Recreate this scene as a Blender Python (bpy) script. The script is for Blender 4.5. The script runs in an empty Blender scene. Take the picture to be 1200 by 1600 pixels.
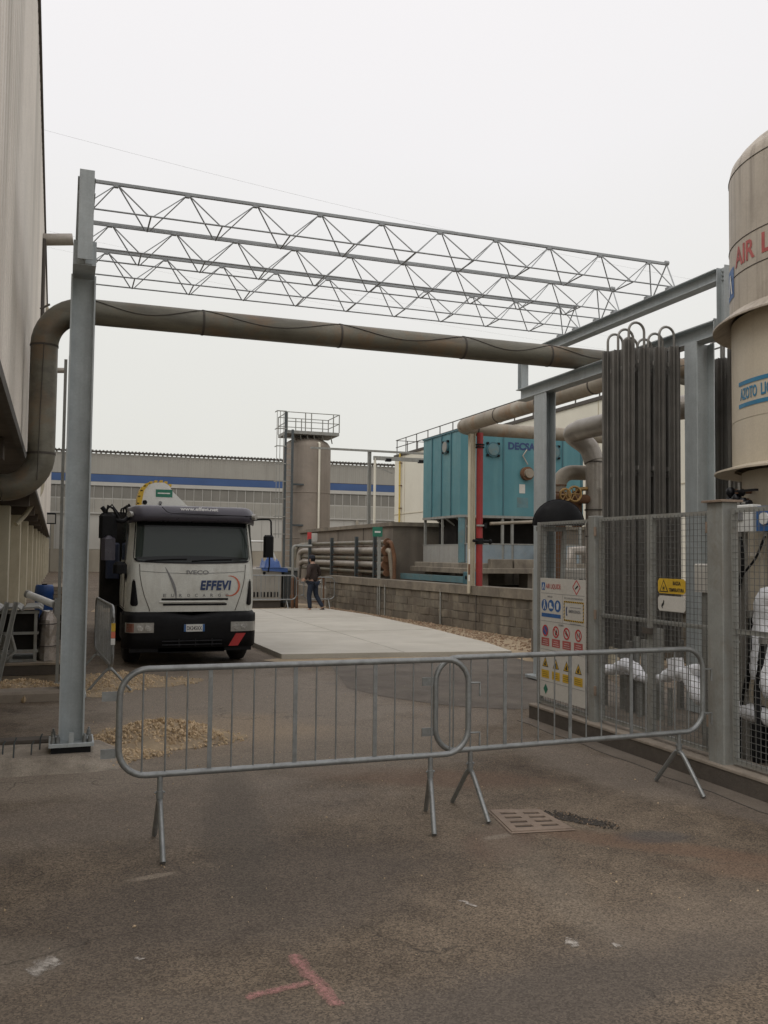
import bpy, math, random
from mathutils import Vector, Matrix, Euler
random.seed(7)
SC = bpy.context.scene
COL = SC.collection
R = math.radians
PI = math.pi
# ------------------------------------------------------------------ camera
YAW, PIT, ROLL = R(19.8), R(2.74), 0.011
cam = bpy.data.cameras.new('camera'); co = bpy.data.objects.new('camera', cam); COL.objects.link(co)
F = Vector((math.sin(YAW)*math.cos(PIT), math.cos(YAW)*math.cos(PIT), math.sin(PIT)))
R0 = Vector((math.cos(YAW), -math.sin(YAW), 0)); U0 = R0.cross(F)
cr, sr = math.cos(ROLL), math.sin(ROLL)
RX = R0*cr + U0*sr; UX = U0*cr - R0*sr
co.matrix_world = Matrix(((RX.x, UX.x, -F.x, 0), (RX.y, UX.y, -F.y, 0), (RX.z, UX.z, -F.z, 1.75), (0, 0, 0, 1)))
cam.sensor_fit = 'VERTICAL'; cam.sensor_height = 36.0; cam.sensor_width = 27.0
cam.lens = 36.0*1390/1600
cam.clip_start = 0.05; cam.clip_end = 2000
SC.camera = co
SC.render.resolution_x = 768; SC.render.resolution_y = 1024
# ------------------------------------------------------------------ sky: an even overcast over a faint daylight sky
W = bpy.data.worlds.new('World'); SC.world = W; W.use_nodes = True
nt = W.node_tree; nt.nodes.clear()
SUN_EL, SUN_AZ = R(52), R(-120)
sky = nt.nodes.new('ShaderNodeTexSky'); sky.sky_type = 'NISHITA'; sky.sun_disc = False
sky.sun_elevation = SUN_EL; sky.sun_rotation = SUN_AZ; sky.dust_density = 3.0
tc = nt.nodes.new('ShaderNodeTexCoord'); sx = nt.nodes.new('ShaderNodeSeparateXYZ')
rp = nt.nodes.new('ShaderNodeValToRGB')
rp.color_ramp.elements[0].position = 0.0; rp.color_ramp.elements[0].color = (.715, .71, .66, 1)
rp.color_ramp.elements[1].position = 0.75; rp.color_ramp.elements[1].color = (.925, .895, .91, 1)
e = rp.color_ramp.elements.new(.22); e.color = (.775, .77, .735, 1)
e = rp.color_ramp.elements.new(.42); e.color = (.855, .84, .845, 1)
sc_ = nt.nodes.new('ShaderNodeVectorMath'); sc_.operation = 'SCALE'; sc_.inputs['Scale'].default_value = 10.7
mx = nt.nodes.new('ShaderNodeMix'); mx.data_type = 'RGBA'; mx.inputs[0].default_value = .97
bg = nt.nodes.new('ShaderNodeBackground'); bg.inputs['Strength'].default_value = .1
wo = nt.nodes.new('ShaderNodeOutputWorld')
L = nt.links.new
L(tc.outputs['Generated'], sx.inputs[0])
cn = nt.nodes.new('ShaderNodeTexNoise'); cn.inputs['Scale'].default_value = 2.2; cn.inputs['Detail'].default_value = 3; L(tc.outputs['Generated'], cn.inputs['Vector'])
cm = nt.nodes.new('ShaderNodeMath'); cm.operation = 'MULTIPLY_ADD'; cm.inputs[1].default_value = .22; L(cn.outputs['Fac'], cm.inputs[0])
cs = nt.nodes.new('ShaderNodeMath'); cs.operation = 'SUBTRACT'; cs.inputs[1].default_value = .11; L(sx.outputs['Z'], cs.inputs[0]); L(cs.outputs[0], cm.inputs[2]); L(cm.outputs[0], rp.inputs[0])
L(rp.outputs[0], sc_.inputs[0]); L(sky.outputs[0], mx.inputs[6]); L(sc_.outputs[0], mx.inputs[7])
L(mx.outputs[2], bg.inputs['Color']); L(bg.outputs[0], wo.inputs[0])
sl = bpy.data.lights.new('sun', 'SUN'); sl.energy = .85; sl.angle = R(30); sl.color = (1, .96, .9)
so = bpy.data.objects.new('sun', sl); COL.objects.link(so)
so.rotation_euler = Euler((PI/2-SUN_EL, 0, PI-SUN_AZ)) if False else Euler((R(38), 0, R(-60)))
SC.view_settings.view_transform = 'Standard'; SC.view_settings.look = 'None'
SC.view_settings.exposure = 0.0; SC.view_settings.gamma = 1.0; SC.view_settings.use_curve_mapping = False

# ------------------------------------------------------------------ materials
def N(m, t, **k):
    n = m.node_tree.nodes.new(t)
    for a, v in k.items():
        if hasattr(n, a): setattr(n, a, v)
    return n
def noise(m, co_, scale, detail=5, rough=.6, dist=0, stretch=None):
    lk = m.node_tree.links.new
    if stretch:
        mp = N(m, 'ShaderNodeMapping'); mp.inputs['Scale'].default_value = stretch; lk(co_, mp.inputs['Vector']); co_ = mp.outputs[0]
    n = N(m, 'ShaderNodeTexNoise'); n.inputs['Scale'].default_value = scale; n.inputs['Detail'].default_value = detail
    n.inputs['Roughness'].default_value = rough; n.inputs['Distortion'].default_value = dist
    lk(co_, n.inputs['Vector']); return n.outputs['Fac']
def ramp(m, fac, a, b, c0=(0, 0, 0, 1), c1=(1, 1, 1, 1)):
    r = N(m, 'ShaderNodeValToRGB'); r.color_ramp.elements[0].position = a; r.color_ramp.elements[1].position = b
    r.color_ramp.elements[0].color = c0; r.color_ramp.elements[1].color = c1
    m.node_tree.links.new(fac, r.inputs[0]); return r.outputs[0]
def mixc(m, fac, a, b, bt='MIX'):
    x = N(m, 'ShaderNodeMix'); x.data_type = 'RGBA'; x.blend_type = bt
    lk = m.node_tree.links.new
    for i, v in ((0, fac), (6, a), (7, b)):
        if isinstance(v, (int, float)): x.inputs[i].default_value = v
        elif isinstance(v, tuple): x.inputs[i].default_value = (*v[:3], 1)
        else: lk(v, x.inputs[i])
    return x.outputs[2]
def math_(m, op, a, b=0.0):
    x = N(m, 'ShaderNodeMath'); x.operation = op
    for i, v in ((0, a), (1, b)):
        if isinstance(v, (int, float)): x.inputs[i].default_value = v
        else: m.node_tree.links.new(v, x.inputs[i])
    return x.outputs[0]
MATS = {}
def mat(name, c, rough=.6, metal=0.0, var=.15, vs=3.0, dirt=None, dv=.5, ds=1.2, streak=None, sv=.5, ss=(6, 6, .5),
        fine=.08, fs=60, bump=.1, bs=40, rough2=None, spec=.5, lo=.5, hi=.72):
    m = bpy.data.materials.new(name); m.use_nodes = True
    b = m.node_tree.nodes['Principled BSDF']; lk = m.node_tree.links.new
    g = N(m, 'ShaderNodeNewGeometry').outputs['Position']
    n1 = noise(m, g, vs)
    lo_, hi_ = tuple(x*(1-var) for x in c), tuple(min(1, x*(1+var)) for x in c)
    col = ramp(m, n1, .3, .7, (*lo_, 1), (*hi_, 1))
    if fine:
        n2 = noise(m, g, fs, 3)
        col = mixc(m, 1.0, col, ramp(m, n2, .25, .75, (1-fine,)*3+(1,), (1+fine,)*3+(1,)), 'MULTIPLY')
    if dirt:
        n3 = noise(m, g, ds, 6, .7, .4)
        col = mixc(m, math_(m, 'MULTIPLY', ramp(m, n3, lo, hi), dv), col, dirt)
    if streak:
        n4 = noise(m, g, 1.0, 4, .6, 0, ss)
        col = mixc(m, math_(m, 'MULTIPLY', ramp(m, n4, .48, .72), sv), col, streak)
    lk(col, b.inputs['Base Color'])
    b.inputs['Metallic'].default_value = metal; b.inputs['Specular IOR Level'].default_value = spec
    rr = ramp(m, noise(m, g, vs*2.3), .3, .7, (max(0, rough-.1),)*3+(1,), (min(1, rough+.1),)*3+(1,)); lk(rr, b.inputs['Roughness'])
    if bump:
        bp = N(m, 'ShaderNodeBump'); bp.inputs['Strength'].default_value = bump; bp.inputs['Distance'].default_value = .01
        lk(noise(m, g, bs, 4), bp.inputs['Height']); lk(bp.outputs[0], b.inputs['Normal'])
    MATS[name] = m; return m
def glassmat(name, c, rough=.05, spec=.6, cracks=0):
    m = bpy.data.materials.new(name); m.use_nodes = True
    b = m.node_tree.nodes['Principled BSDF']
    b.inputs['Base Color'].default_value = (*c, 1); b.inputs['Roughness'].default_value = rough
    b.inputs['Specular IOR Level'].default_value = spec
    return m

GALV = mat('galvanised_steel', (.41, .445, .45), .5, .2, .10, 5, dirt=(.42, .44, .44), dv=.45, ds=9, streak=(.27, .285, .285), sv=.35, ss=(25, 25, 1.2), bump=.05)
GALVD = mat('galvanised_truss', (.33, .345, .35), .5, .3, .12, 8, bump=0)
GALVB = mat('barrier_steel', (.27, .28, .275), .42, .55, .15, 12, dirt=(.14, .13, .12), dv=.5, ds=14, bump=.04)
GALVO = mat('old_grey_paint', (.27, .275, .255), .6, .1, .10, 6, dirt=(.16, .12, .08), dv=.4, ds=5, streak=(.17, .13, .09), sv=.35, ss=(14, 14, 1), bump=.08)
WIRE = mat('mesh_wire', (.17, .17, .16), .55, .4, .15, 6, bump=0)
ALU = mat('finned_aluminium', (.165, .157, .142), .55, .15, .2, 4, dirt=(.22, .2, .18), dv=.5, ds=6, bump=0)
ALUL = mat('aluminium_tube', (.24, .23, .21), .45, .35, .1, 6, bump=0)
LAG = mat('pipe_cladding', (.165, .155, .12), .48, .2, .2, 1.5, dirt=(.24, .13, .055), dv=.65, ds=2.0, streak=(.075, .07, .058), sv=.6, ss=(1.2, 8, 8), bump=.12, bs=12)
LAGB = mat('pipe_cladding_brown', (.29, .255, .20), .55, .2, .2, 2, dirt=(.27, .14, .06), dv=.55, ds=1.6, streak=(.18, .14, .1), sv=.4, bump=.12, bs=14, lo=.52, hi=.66)
LAGG = mat('pipe_cladding_grey', (.34, .31, .27), .42, .4, .15, 3, dirt=(.2, .16, .12), dv=.4, ds=4, bump=.1, bs=14)
SEAM = mat('dark_seam', (.07, .06, .05), .7, 0, .1, 5, bump=0)
HALLW = mat('hall_cladding', (.76, .705, .63), .6, .0, .06, .4, dirt=(.50, .46, .40), dv=.55, ds=.3, streak=(.44, .405, .35), sv=.6, ss=(.5, .8, .07), bump=.03)
SOFF = mat('soffit_brown', (.105, .085, .07), .8, 0, .2, 2, dirt=(.06, .05, .045), dv=.6, ds=1.5)
CREAM = mat('cream_render', (.50, .455, .345), .85, 0, .08, 1.2, dirt=(.32, .27, .19), dv=.55, ds=1.1, streak=(.34, .29, .21), sv=.4, ss=(4, 4, .3))
CREAMP = mat('cream_panel', (.66, .63, .53), .7, 0, .05, .5, dirt=(.56, .52, .43), dv=.4, ds=.3, bump=0)
TANKU = mat('tank_paint_weathered', (.47, .415, .34), .55, 0, .10, 1.2, dirt=(.29, .24, .19), dv=.55, ds=1.7, streak=(.20, .165, .13), sv=.7, ss=(13, 13, .6), bump=.05)
TANKL = mat('tank_paint', (.56, .495, .385), .5, 0, .05, 1.0, dirt=(.38, .32, .24), dv=.5, ds=.9, streak=(.34, .28, .21), sv=.25, ss=(5, 5, .4), bump=.02)
SILO = mat('silo_grp', (.225, .19, .155), .75, 0, .12, .8, dirt=(.15, .125, .10), dv=.6, ds=.7, streak=(.30, .26, .21), sv=.5, ss=(3, 3, .18))
CONC = mat('concrete_old', (.22, .195, .155), .9, 0, .2, 1.2, dirt=(.10, .085, .065), dv=.7, ds=1.1, streak=(.085, .075, .06), sv=.65, ss=(4, 4, .5), bump=.3, bs=25)
COPE = mat('concrete_coping', (.225, .195, .15), .9, 0, .2, 1.5, dirt=(.075, .06, .05), dv=.75, ds=1.6, streak=(.10, .085, .07), sv=.5, bump=.3, bs=25, lo=.42)
BLOCKS = [mat('block_%s' % n, c, .92, 0, .22, 2.5, dirt=(.10, .08, .06), dv=.8, ds=1.3, streak=(.055, .048, .038), sv=.85, ss=(3.0, 3.0, .5), bump=.5, bs=45, lo=.42, hi=.6)
          for n, c in (('buff', (.215, .185, .14)), ('grey', (.19, .168, .13)), ('dark', (.14, .122, .095)), ('pale', (.27, .235, .18)))]
BUNK = mat('bunker_concrete', (.20, .17, .135), .9, 0, .15, .8, dirt=(.11, .095, .075), dv=.7, ds=.6, streak=(.10, .085, .07), sv=.6, ss=(1.6, 1.6, .25), bump=.2, bs=15)
TEAL = mat('teal_grp_left', (.070, .205, .235), .45, .05, .08, 1.2, dirt=(.08, .17, .18), dv=.5, ds=.9, streak=(.16, .33, .33), sv=.35, ss=(3, 3, .3), bump=.04)
TEALD = mat('teal_seam', (.045, .125, .15), .5, 0, .1, 3, bump=0)
TEALS = mat('teal_frame', (.10, .19, .21), .5, .1, .15, 3, dirt=(.2, .16, .1), dv=.5, ds=4)
BLK = mat('black_plastic', (.007, .007, .008), .6, 0, .2, 6, bump=.05, spec=.22)
BLKG = mat('black_gloss', (.006, .006, .008), .35, 0, .2, 6, bump=0, spec=.3)
DSTEEL = mat('dark_grey_steel', (.065, .078, .082), .6, .1, .15, 3, dirt=(.12, .09, .07), dv=.4, ds=4)
DARKV = mat('dark_void_metal', (.018, .016, .014), .8, 0, .3, 3, spec=.2)
RUBB = mat('tyre_rubber', (.011, .0105, .010), .85, 0, .2, 8, dirt=(.08, .07, .055), dv=.3, ds=4)
TWHITE = mat('truck_paint', (.67, .675, .62), .30, 0, .04, 1.5, dirt=(.44, .42, .36), dv=.5, ds=2.2, streak=(.42, .40, .34), sv=.3, ss=(9, 9, 1.5), bump=0)
VISOR = mat('sun_visor_plastic', (.055, .05, .065), .35, 0, .08, 3, bump=0)
CHROME = mat('lamp_reflector', (.5, .5, .48), .2, .6, .3, 30, bump=0)
LENS = glassmat('headlamp_lens', (.34, .33, .3), .12)
GLASS = glassmat('windscreen_glass', (.027, .038, .032), .08, .38)
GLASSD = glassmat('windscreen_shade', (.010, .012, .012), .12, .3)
PANE = mat('hall_window_glass', (.20, .19, .165), .45, 0, .15, .5, bump=0)
PANEL_ = mat('hall_window_glass_lower', (.33, .315, .275), .5, 0, .12, .5, bump=0)
RED = mat('red_paint', (.26, .020, .020), .5, 0, .15, 4, dirt=(.2, .03, .02), dv=.4, ds=3)
REDP = mat('print_red', (.50, .05, .05), .6, 0, .08, 4, bump=0)
REDT = mat('print_faded_red', (.42, .10, .09), .6, 0, .25, 8, bump=0)
ORNG = mat('print_orange_red', (.62, .16, .09), .5, 0, .1, 4, bump=0)
NAVY = mat('print_navy', (.025, .05, .14), .5, 0, .15, 6, bump=0)
BLUE = mat('print_blue', (.03, .11, .30), .5, 0, .1, 5, bump=0)
BLUEL = mat('band_blue', (.035, .19, .33), .5, 0, .1, 5, bump=0)
BLUEH = mat('hall_stripe_blue', (.045, .095, .23), .6, 0, .1, .4, bump=0)
YEL = mat('print_yellow', (.58, .37, .03), .5, 0, .08, 5, bump=0)
YELP = mat('yellow_pipe_paint', (.55, .40, .08), .6, 0, .1, 3, bump=0)
GREEN = mat('print_green', (.02, .16, .10), .5, 0, .1, 5, bump=0)
WHT = mat('white_board', (.56, .54, .49), .5, 0, .04, 2, dirt=(.42, .39, .33), dv=.35, ds=2.5, bump=0)
WHTP = mat('print_white', (.66, .66, .63), .5, 0, .03, 5, bump=0)
GRYP = mat('print_grey', (.22, .22, .22), .6, 0, .05, 5, bump=0)
BLKP = mat('print_black', (.02, .02, .02), .6, 0, .1, 5, bump=0)
FROST = mat('frost', (.90, .91, .94), .9, 0, .03, 9, dirt=(.78, .80, .85), dv=.4, ds=14, bump=.6, bs=70)
BRASS = mat('brass_handwheel', (.38, .24, .09), .5, .5, .2, 8)
RUST = mat('rusted_steel', (.17, .085, .045), .85, .1, .25, 4, dirt=(.07, .05, .035), dv=.6, ds=5, bump=.4)
IRON = mat('grate_iron', (.27, .205, .155), .75, .15, .15, 6, dirt=(.12, .09, .07), dv=.5, ds=9, bump=.4, bs=90)
STONE = mat('rubble_stone', (.54, .41, .26), .95, 0, .25, 9, dirt=(.32, .22, .13), dv=.6, ds=6, bump=.4)
STONEG = mat('verge_gravel', (.27, .19, .125), .95, 0, .35, 9, dirt=(.15, .10, .065), dv=.6, ds=5, bump=.4)
ASPHB = mat('broken_asphalt', (.07, .06, .05), .95, 0, .4, 20, bump=.8)
BARE = mat('bare_dust', (.33, .255, .165), .95, 0, .2, 4, dirt=(.19, .15, .105), dv=.6, ds=2.5, bump=.5)
SLABM = mat('new_concrete', (.455, .43, .37), .85, 0, .10, .9, dirt=(.36, .33, .27), dv=.7, ds=.8, streak=(.40, .375, .32), sv=.6, ss=(.5, 3, 1), bump=.15)
FOOT = mat('footing_concrete', (.29, .25, .20), .9, 0, .3, 6, dirt=(.16, .135, .105), dv=.7, ds=4, fine=.35, fs=110, bump=.9, bs=60)
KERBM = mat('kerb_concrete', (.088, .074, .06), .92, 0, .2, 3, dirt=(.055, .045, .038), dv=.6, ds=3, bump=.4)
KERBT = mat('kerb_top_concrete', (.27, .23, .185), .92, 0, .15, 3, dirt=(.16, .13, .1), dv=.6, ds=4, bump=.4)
GREYB = mat('grey_cabinet', (.30, .285, .25), .6, 0, .08, 2, dirt=(.2, .17, .13), dv=.4, ds=3)
WOOD = mat('old_timber', (.28, .23, .17), .85, 0, .2, 5, streak=(.15, .12, .09), sv=.5, ss=(4, 4, 30), bump=.3)
BLUEB = mat('blue_plastic', (.014, .055, .19), .45, 0, .15, 4, bump=.1)
SKIN = mat('skin', (.42, .26, .19), .6, 0, .1, 8, bump=0)
JACK = mat('brown_jacket_cloth', (.035, .022, .018), .85, 0, .3, 9, bump=.4)
JEAN = mat('denim', (.014, .022, .040), .85, 0, .25, 9, bump=.3)
CAPM = mat('dark_cap', (.012, .014, .022), .85, 0, .2, 9)
SHOE = mat('shoe_leather', (.04, .028, .02), .6, 0, .2, 9)
ENCL = mat('enclosure_concrete', (.16, .135, .105), .92, 0, .2, 2, dirt=(.09, .075, .06), dv=.6, ds=1.5, bump=.3)
PLAS = mat('clear_plastic_sheet', (.32, .28, .24), .3, 0, .2, 5, bump=.6, bs=12)

def ground_mat():
    m = bpy.data.materials.new('asphalt'); m.use_nodes = True
    b = m.node_tree.nodes['Principled BSDF']; lk = m.node_tree.links.new
    g = N(m, 'ShaderNodeNewGeometry').outputs['Position']
    big = noise(m, g, .55, 6, .65, .6); mid = noise(m, g, 3.2, 6, .7, .3); fin = noise(m, g, 85, 3, .7)
    col = ramp(m, big, .32, .68, (.100, .078, .058, 1), (.182, .147, .112, 1))
    col = mixc(m, 1, col, ramp(m, mid, .25, .75, (.66, .65, .64, 1), (1.34, 1.32, 1.28, 1)), 'MULTIPLY')
    # aggregate
    vo = N(m, 'ShaderNodeTexVoronoi'); vo.inputs['Scale'].default_value = 130; lk(g, vo.inputs['Vector'])
    sv = N(m, 'ShaderNodeSeparateColor'); lk(vo.outputs['Color'], sv.inputs[0])
    col = mixc(m, 1, col, ramp(m, sv.outputs[0], 0, 1, (.48, .48, .48, 1), (1.58, 1.56, 1.50, 1)), 'MULTIPLY')
    light = math_(m, 'MULTIPLY', ramp(m, sv.outputs[1], .985, .992), ramp(m, vo.outputs['Distance'], .5, .3))
    col = mixc(m, math_(m, 'MULTIPLY', light, .6), col, (.26, .23, .19))
    col = mixc(m, 1, col, ramp(m, fin, .2, .8, (.72, .72, .72, 1), (1.28, 1.28, 1.28, 1)), 'MULTIPLY')
    # stains, worn zones and a darker foreground, with shapes of their own
    def blob(cx, cy, rx, ry, rot=0, edge=.55, nz=1.4, amp=.55):
        mp = N(m, 'ShaderNodeMapping'); mp.vector_type = 'TEXTURE'
        mp.inputs['Location'].default_value = (cx, cy, 0); mp.inputs['Rotation'].default_value = (0, 0, rot); mp.inputs['Scale'].default_value = (rx, ry, 1)
        lk(g, mp.inputs['Vector'])
        ln = N(m, 'ShaderNodeVectorMath'); ln.operation = 'LENGTH'; lk(mp.outputs[0], ln.inputs[0])
        d = math_(m, 'ADD', ln.outputs['Value'], math_(m, 'MULTIPLY', math_(m, 'SUBTRACT', noise(m, g, nz, 5, .65), .5), amp*2))
        return ramp(m, d, edge, 1.0, (1, 1, 1, 1), (0, 0, 0, 1))
    for cx, cy, rx, ry, rot, c, f in (
        (2.0, 10.6, 2.6, 4.2, 0, (.27, .232, .188), .75),
        (1.3, 8.8, 1.6, 1.2, 0, (.34, .26, .175), .6),
        (.1, 7.35, 1.1, .75, .1, (.29, .245, .195), .7),
        (.7, 6.3, 1.7, 1.0, .1, (.225, .19, .155), .5),
        (4.9, 11.6, 1.5, 2.2, -.2, (.105, .092, .080), .75),
        (4.1, 8.9, .9, .7, .4, (.22, .185, .15), .6),
        (2.7, 6.6, 1.3, .35, -.45, (.155, .098, .065), .6),
        (3.5, 4.55, 1.1, .16, -.75, (.16, .10, .066), .65),
        (3.9, 3.9, .8, .22, -.6, (.165, .108, .073), .65),
        (2.6, 5.0, .25, .5, -.7, (.145, .095, .068), .6),
        (3.55, 4.75, .28, .16, -.2, (.085, .078, .072), .7),
        (4.3, 6.4, .55, 1.6, .1, (.225, .19, .155), .55),
        (4.6, 5.0, .3, 1.4, .1, (.13, .108, .09), .5),
        (.9, 4.6, 1.6, .8, .3, (.105, .087, .072), .55),
        (1.6, 3.1, 1.8, .5, .2, (.105, .09, .077), .5),
        (-.2, 4.2, .35, .3, .3, (.21, .175, .135), .5),
        (2.0, 7.6, 2.8, 1.0, .05, (.215, .18, .14), .55),
        (1.1, 5.9, .25, 1.6, -.15, (.10, .085, .068), .5), (2.55, 4.6, .2, 1.5, -.12, (.20, .168, .13), .35),
        (.5, 5.02, .16, .04, .2, (.30, .25, .19), .7), (2.6, 5.06, .13, .05, .2, (.27, .23, .18), .6),
        (3.0, 3.6, .9, .45, .4, (.19, .155, .12), .4), (.3, 3.5, .8, .35, -.3, (.115, .094, .074), .6), (2.0, 3.2, 1.4, .3, .1, (.10, .083, .067), .6)):
        col = mixc(m, math_(m, 'MULTIPLY', blob(cx, cy, rx, ry, rot), f), col, mixc(m, .55, c, mixc(m, 1, c, ramp(m, sv.outputs[0], 0, 1, (.5, .5, .5, 1), (1.6, 1.6, 1.6, 1)), 'MULTIPLY')))
    # thin meandering cracks
    wv = N(m, 'ShaderNodeTexVoronoi'); wv.feature = 'DISTANCE_TO_EDGE'; wv.inputs['Scale'].default_value = .38
    dm = N(m, 'ShaderNodeVectorMath'); dm.operation = 'ADD'
    nn = N(m, 'ShaderNodeTexNoise'); nn.inputs['Scale'].default_value = 1.6; nn.inputs['Detail'].default_value = 5; lk(g, nn.inputs['Vector'])
    s3 = N(m, 'ShaderNodeVectorMath'); s3.operation = 'SCALE'; s3.inputs['Scale'].default_value = 1.1; lk(nn.outputs['Color'], s3.inputs[0])
    lk(g, dm.inputs[0]); lk(s3.outputs[0], dm.inputs[1]); lk(dm.outputs[0], wv.inputs['Vector'])
    crack = ramp(m, wv.outputs['Distance'], .0016, .0045, (1, 1, 1, 1), (0, 0, 0, 1))
    crack = math_(m, 'MULTIPLY', crack, ramp(m, noise(m, g, .9, 3), .50, .6))
    col = mixc(m, math_(m, 'MULTIPLY', crack, .5), col, (.03, .027, .025))
    lk(col, b.inputs['Base Color'])
    b.inputs['Roughness'].default_value = .82; b.inputs['Specular IOR Level'].default_value = .3
    bp = N(m, 'ShaderNodeBump'); bp.inputs['Strength'].default_value = .65; bp.inputs['Distance'].default_value = .006
    h = math_(m, 'ADD', math_(m, 'MULTIPLY', sv.outputs[0], .6), fin)
    h = math_(m, 'SUBTRACT', h, math_(m, 'MULTIPLY', crack, 2.0))
    lk(h, bp.inputs['Height']); lk(bp.outputs[0], b.inputs['Normal'])
    return m
ASPH = ground_mat()

# ------------------------------------------------------------------ mesh helpers
class MB:
    def __init__(s): s.v = []; s.f = []; s.sm = []
    def add(s, vs, fs, smooth=False):
        n = len(s.v); s.v += [Vector(v) for v in vs]; s.f += [tuple(i+n for i in f) for f in fs]; s.sm += [smooth]*len(fs); return s
    def box(s, x0, x1, y0, y1, z0, z1, M=None):
        x0, x1 = min(x0, x1), max(x0, x1); y0, y1 = min(y0, y1), max(y0, y1); z0, z1 = min(z0, z1), max(z0, z1)
        vs = [(x, y, z) for z in (z0, z1) for y in (y0, y1) for x in (x0, x1)]
        if M is not None: vs = [M @ Vector(v) for v in vs]
        return s.add(vs, [(0, 2, 3, 1), (4, 5, 7, 6), (0, 1, 5, 4), (2, 6, 7, 3), (0, 4, 6, 2), (1, 3, 7, 5)])
    def bbox(s, x0, x1, y0, y1, z0, z1, b=.01, M=None):
        """box with chamfered vertical edges and chamfered top"""
        def ring(i, z): return [(x0+b+i, y0+i, z), (x1-b-i, y0+i, z), (x1-i, y0+b+i, z), (x1-i, y1-b-i, z), (x1-b-i, y1-i, z), (x0+b+i, y1-i, z), (x0+i, y1-b-i, z), (x0+i, y0+b+i, z)]
        rs = [ring(0, z0), ring(0, z1-b), ring(b*.7, z1)]
        vs = sum(rs, []); fs = [tuple(reversed(range(8))), tuple(range(16, 24))]
        for k in range(2):
            for i in range(8): j = (i+1) % 8; fs.append((k*8+i, k*8+j, k*8+8+j, k*8+8+i))
        if M is not None: vs = [M @ Vector(v) for v in vs]
        return s.add(vs, fs)
    def tube(s, pts, r, n=8, cap=True, closed=False, smooth=True):
        pts = [Vector(p) for p in pts]; k = len(pts)
        rs = r if isinstance(r, (list, tuple)) else [r]*k
        t0 = (pts[1]-pts[0]).normalized()
        a = Vector((0, 0, 1)) if abs(t0.z) < .9 else Vector((1, 0, 0))
        nrm = (a - t0*a.dot(t0)).normalized(); vs = []
        for i, p in enumerate(pts):
            if closed: t = (pts[(i+1) % k]-pts[i-1]).normalized()
            elif i == 0: t = t0
            elif i == k-1: t = (pts[-1]-pts[-2]).normalized()
            else:
                t = ((pts[i+1]-p).normalized()+(p-pts[i-1]).normalized())
                t = t.normalized() if t.length > 1e-6 else (pts[i+1]-p).normalized()
            nrm = (nrm - t*nrm.dot(t)).normalized(); bn = t.cross(nrm)
            for j in range(n):
                an = 2*PI*j/n; vs.append(p+(nrm*math.cos(an)+bn*math.sin(an))*rs[i])
        fs = []
        for i in range(k if closed else k-1):
            i2 = (i+1) % k
            for j in range(n):
                j2 = (j+1) % n; fs.append((i*n+j, i*n+j2, i2*n+j2, i2*n+j))
        s.add(vs, fs, smooth)
        if cap and not closed:
            s.add(vs[:n], [tuple(reversed(range(n)))]); s.add(vs[-n:], [tuple(range(n))])
        return s
    def cyl(s, x, y, z0, z1, r, n=24, r2=None):
        return s.tube([(x, y, z0), (x, y, z1)], [r, r if r2 is None else r2], n)
    def lathe(s, prof, x=0, y=0, n=32, a0=0, a1=2*PI):
        full = abs(a1-a0-2*PI) < 1e-6; m_ = n if full else n+1
        vs = [(x+r*math.cos(a0+(a1-a0)*j/n), y+r*math.sin(a0+(a1-a0)*j/n), z) for r, z in prof for j in range(m_)]
        fs = []
        for i in range(len(prof)-1):
            for j in range(n):
                j2 = (j+1) % m_; fs.append((i*m_+j, i*m_+j2, (i+1)*m_+j2, (i+1)*m_+j))
        return s.add(vs, fs, True)
    def prism(s, poly, axis, a, b):
        """poly: 2D outline; axis: 'x','y','z' extrude axis from a to b"""
        def p3(u, v, w): return {'x': (w, u, v), 'y': (u, w, v), 'z': (u, v, w)}[axis]
        n = len(poly); vs = [p3(u, v, a) for u, v in poly]+[p3(u, v, b) for u, v in poly]
        fs = [tuple(range(n)), tuple(reversed(range(n, 2*n)))]+[(i, i+n, (i+1) % n+n, (i+1) % n) for i in range(n)]
        return s.add(vs, fs)
    def quad(s, *p): return s.add(p, [tuple(range(len(p)))])
    def strut(s, p, q, w, h=None):
        p, q = Vector(p), Vector(q); d = q-p; l = d.length; h = h or w
        M = Matrix.Translation(p) @ d.to_track_quat('Z', 'Y').to_matrix().to_4x4()
        return s.box(-w/2, w/2, -h/2, h/2, 0, l, M)
    def hbeam(s, p, q, w, h, t, side=(0, 0, 1)):
        """H/I section along p->q; web lies along 'side', flanges at +-h/2 along side, flange width w"""
        p, q = Vector(p), Vector(q); d = (q-p); l = d.length; d.normalize(); u = Vector(side); u = (u-d*u.dot(d)).normalized(); v = d.cross(u)
        M = Matrix(((v.x, u.x, d.x, p.x), (v.y, u.y, d.y, p.y), (v.z, u.z, d.z, p.z), (0, 0, 0, 1)))
        s.box(-w/2, w/2, h/2-t, h/2, 0, l, M); s.box(-w/2, w/2, -h/2, -h/2+t, 0, l, M)
        s.box(-t*.4, t*.4, -h/2+t, h/2-t, 0, l, M); return s
    def xf(s, M): s.v = [M @ v for v in s.v]; return s
    def mesh(s, name, m, off=Vector((0, 0, 0))):
        me = bpy.data.meshes.new(name); me.from_pydata([tuple(v-off) for v in s.v], [], s.f); me.update()
        me.polygons.foreach_set('use_smooth', s.sm)
        me.materials.append(m); 
        import bmesh
        bm = bmesh.new(); bm.from_mesh(me); bmesh.ops.recalc_face_normals(bm, faces=bm.faces); bm.to_mesh(me); bm.free()
        return me
    def build(s, name, m, parent=None):
        off = Vector((0, 0, 0))
        if parent is not None:
            off = Vector(ORG.get(parent.name, (0, 0, 0)))
        return link(name, s.mesh(name, m, off), parent)
ORG = {}
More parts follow.
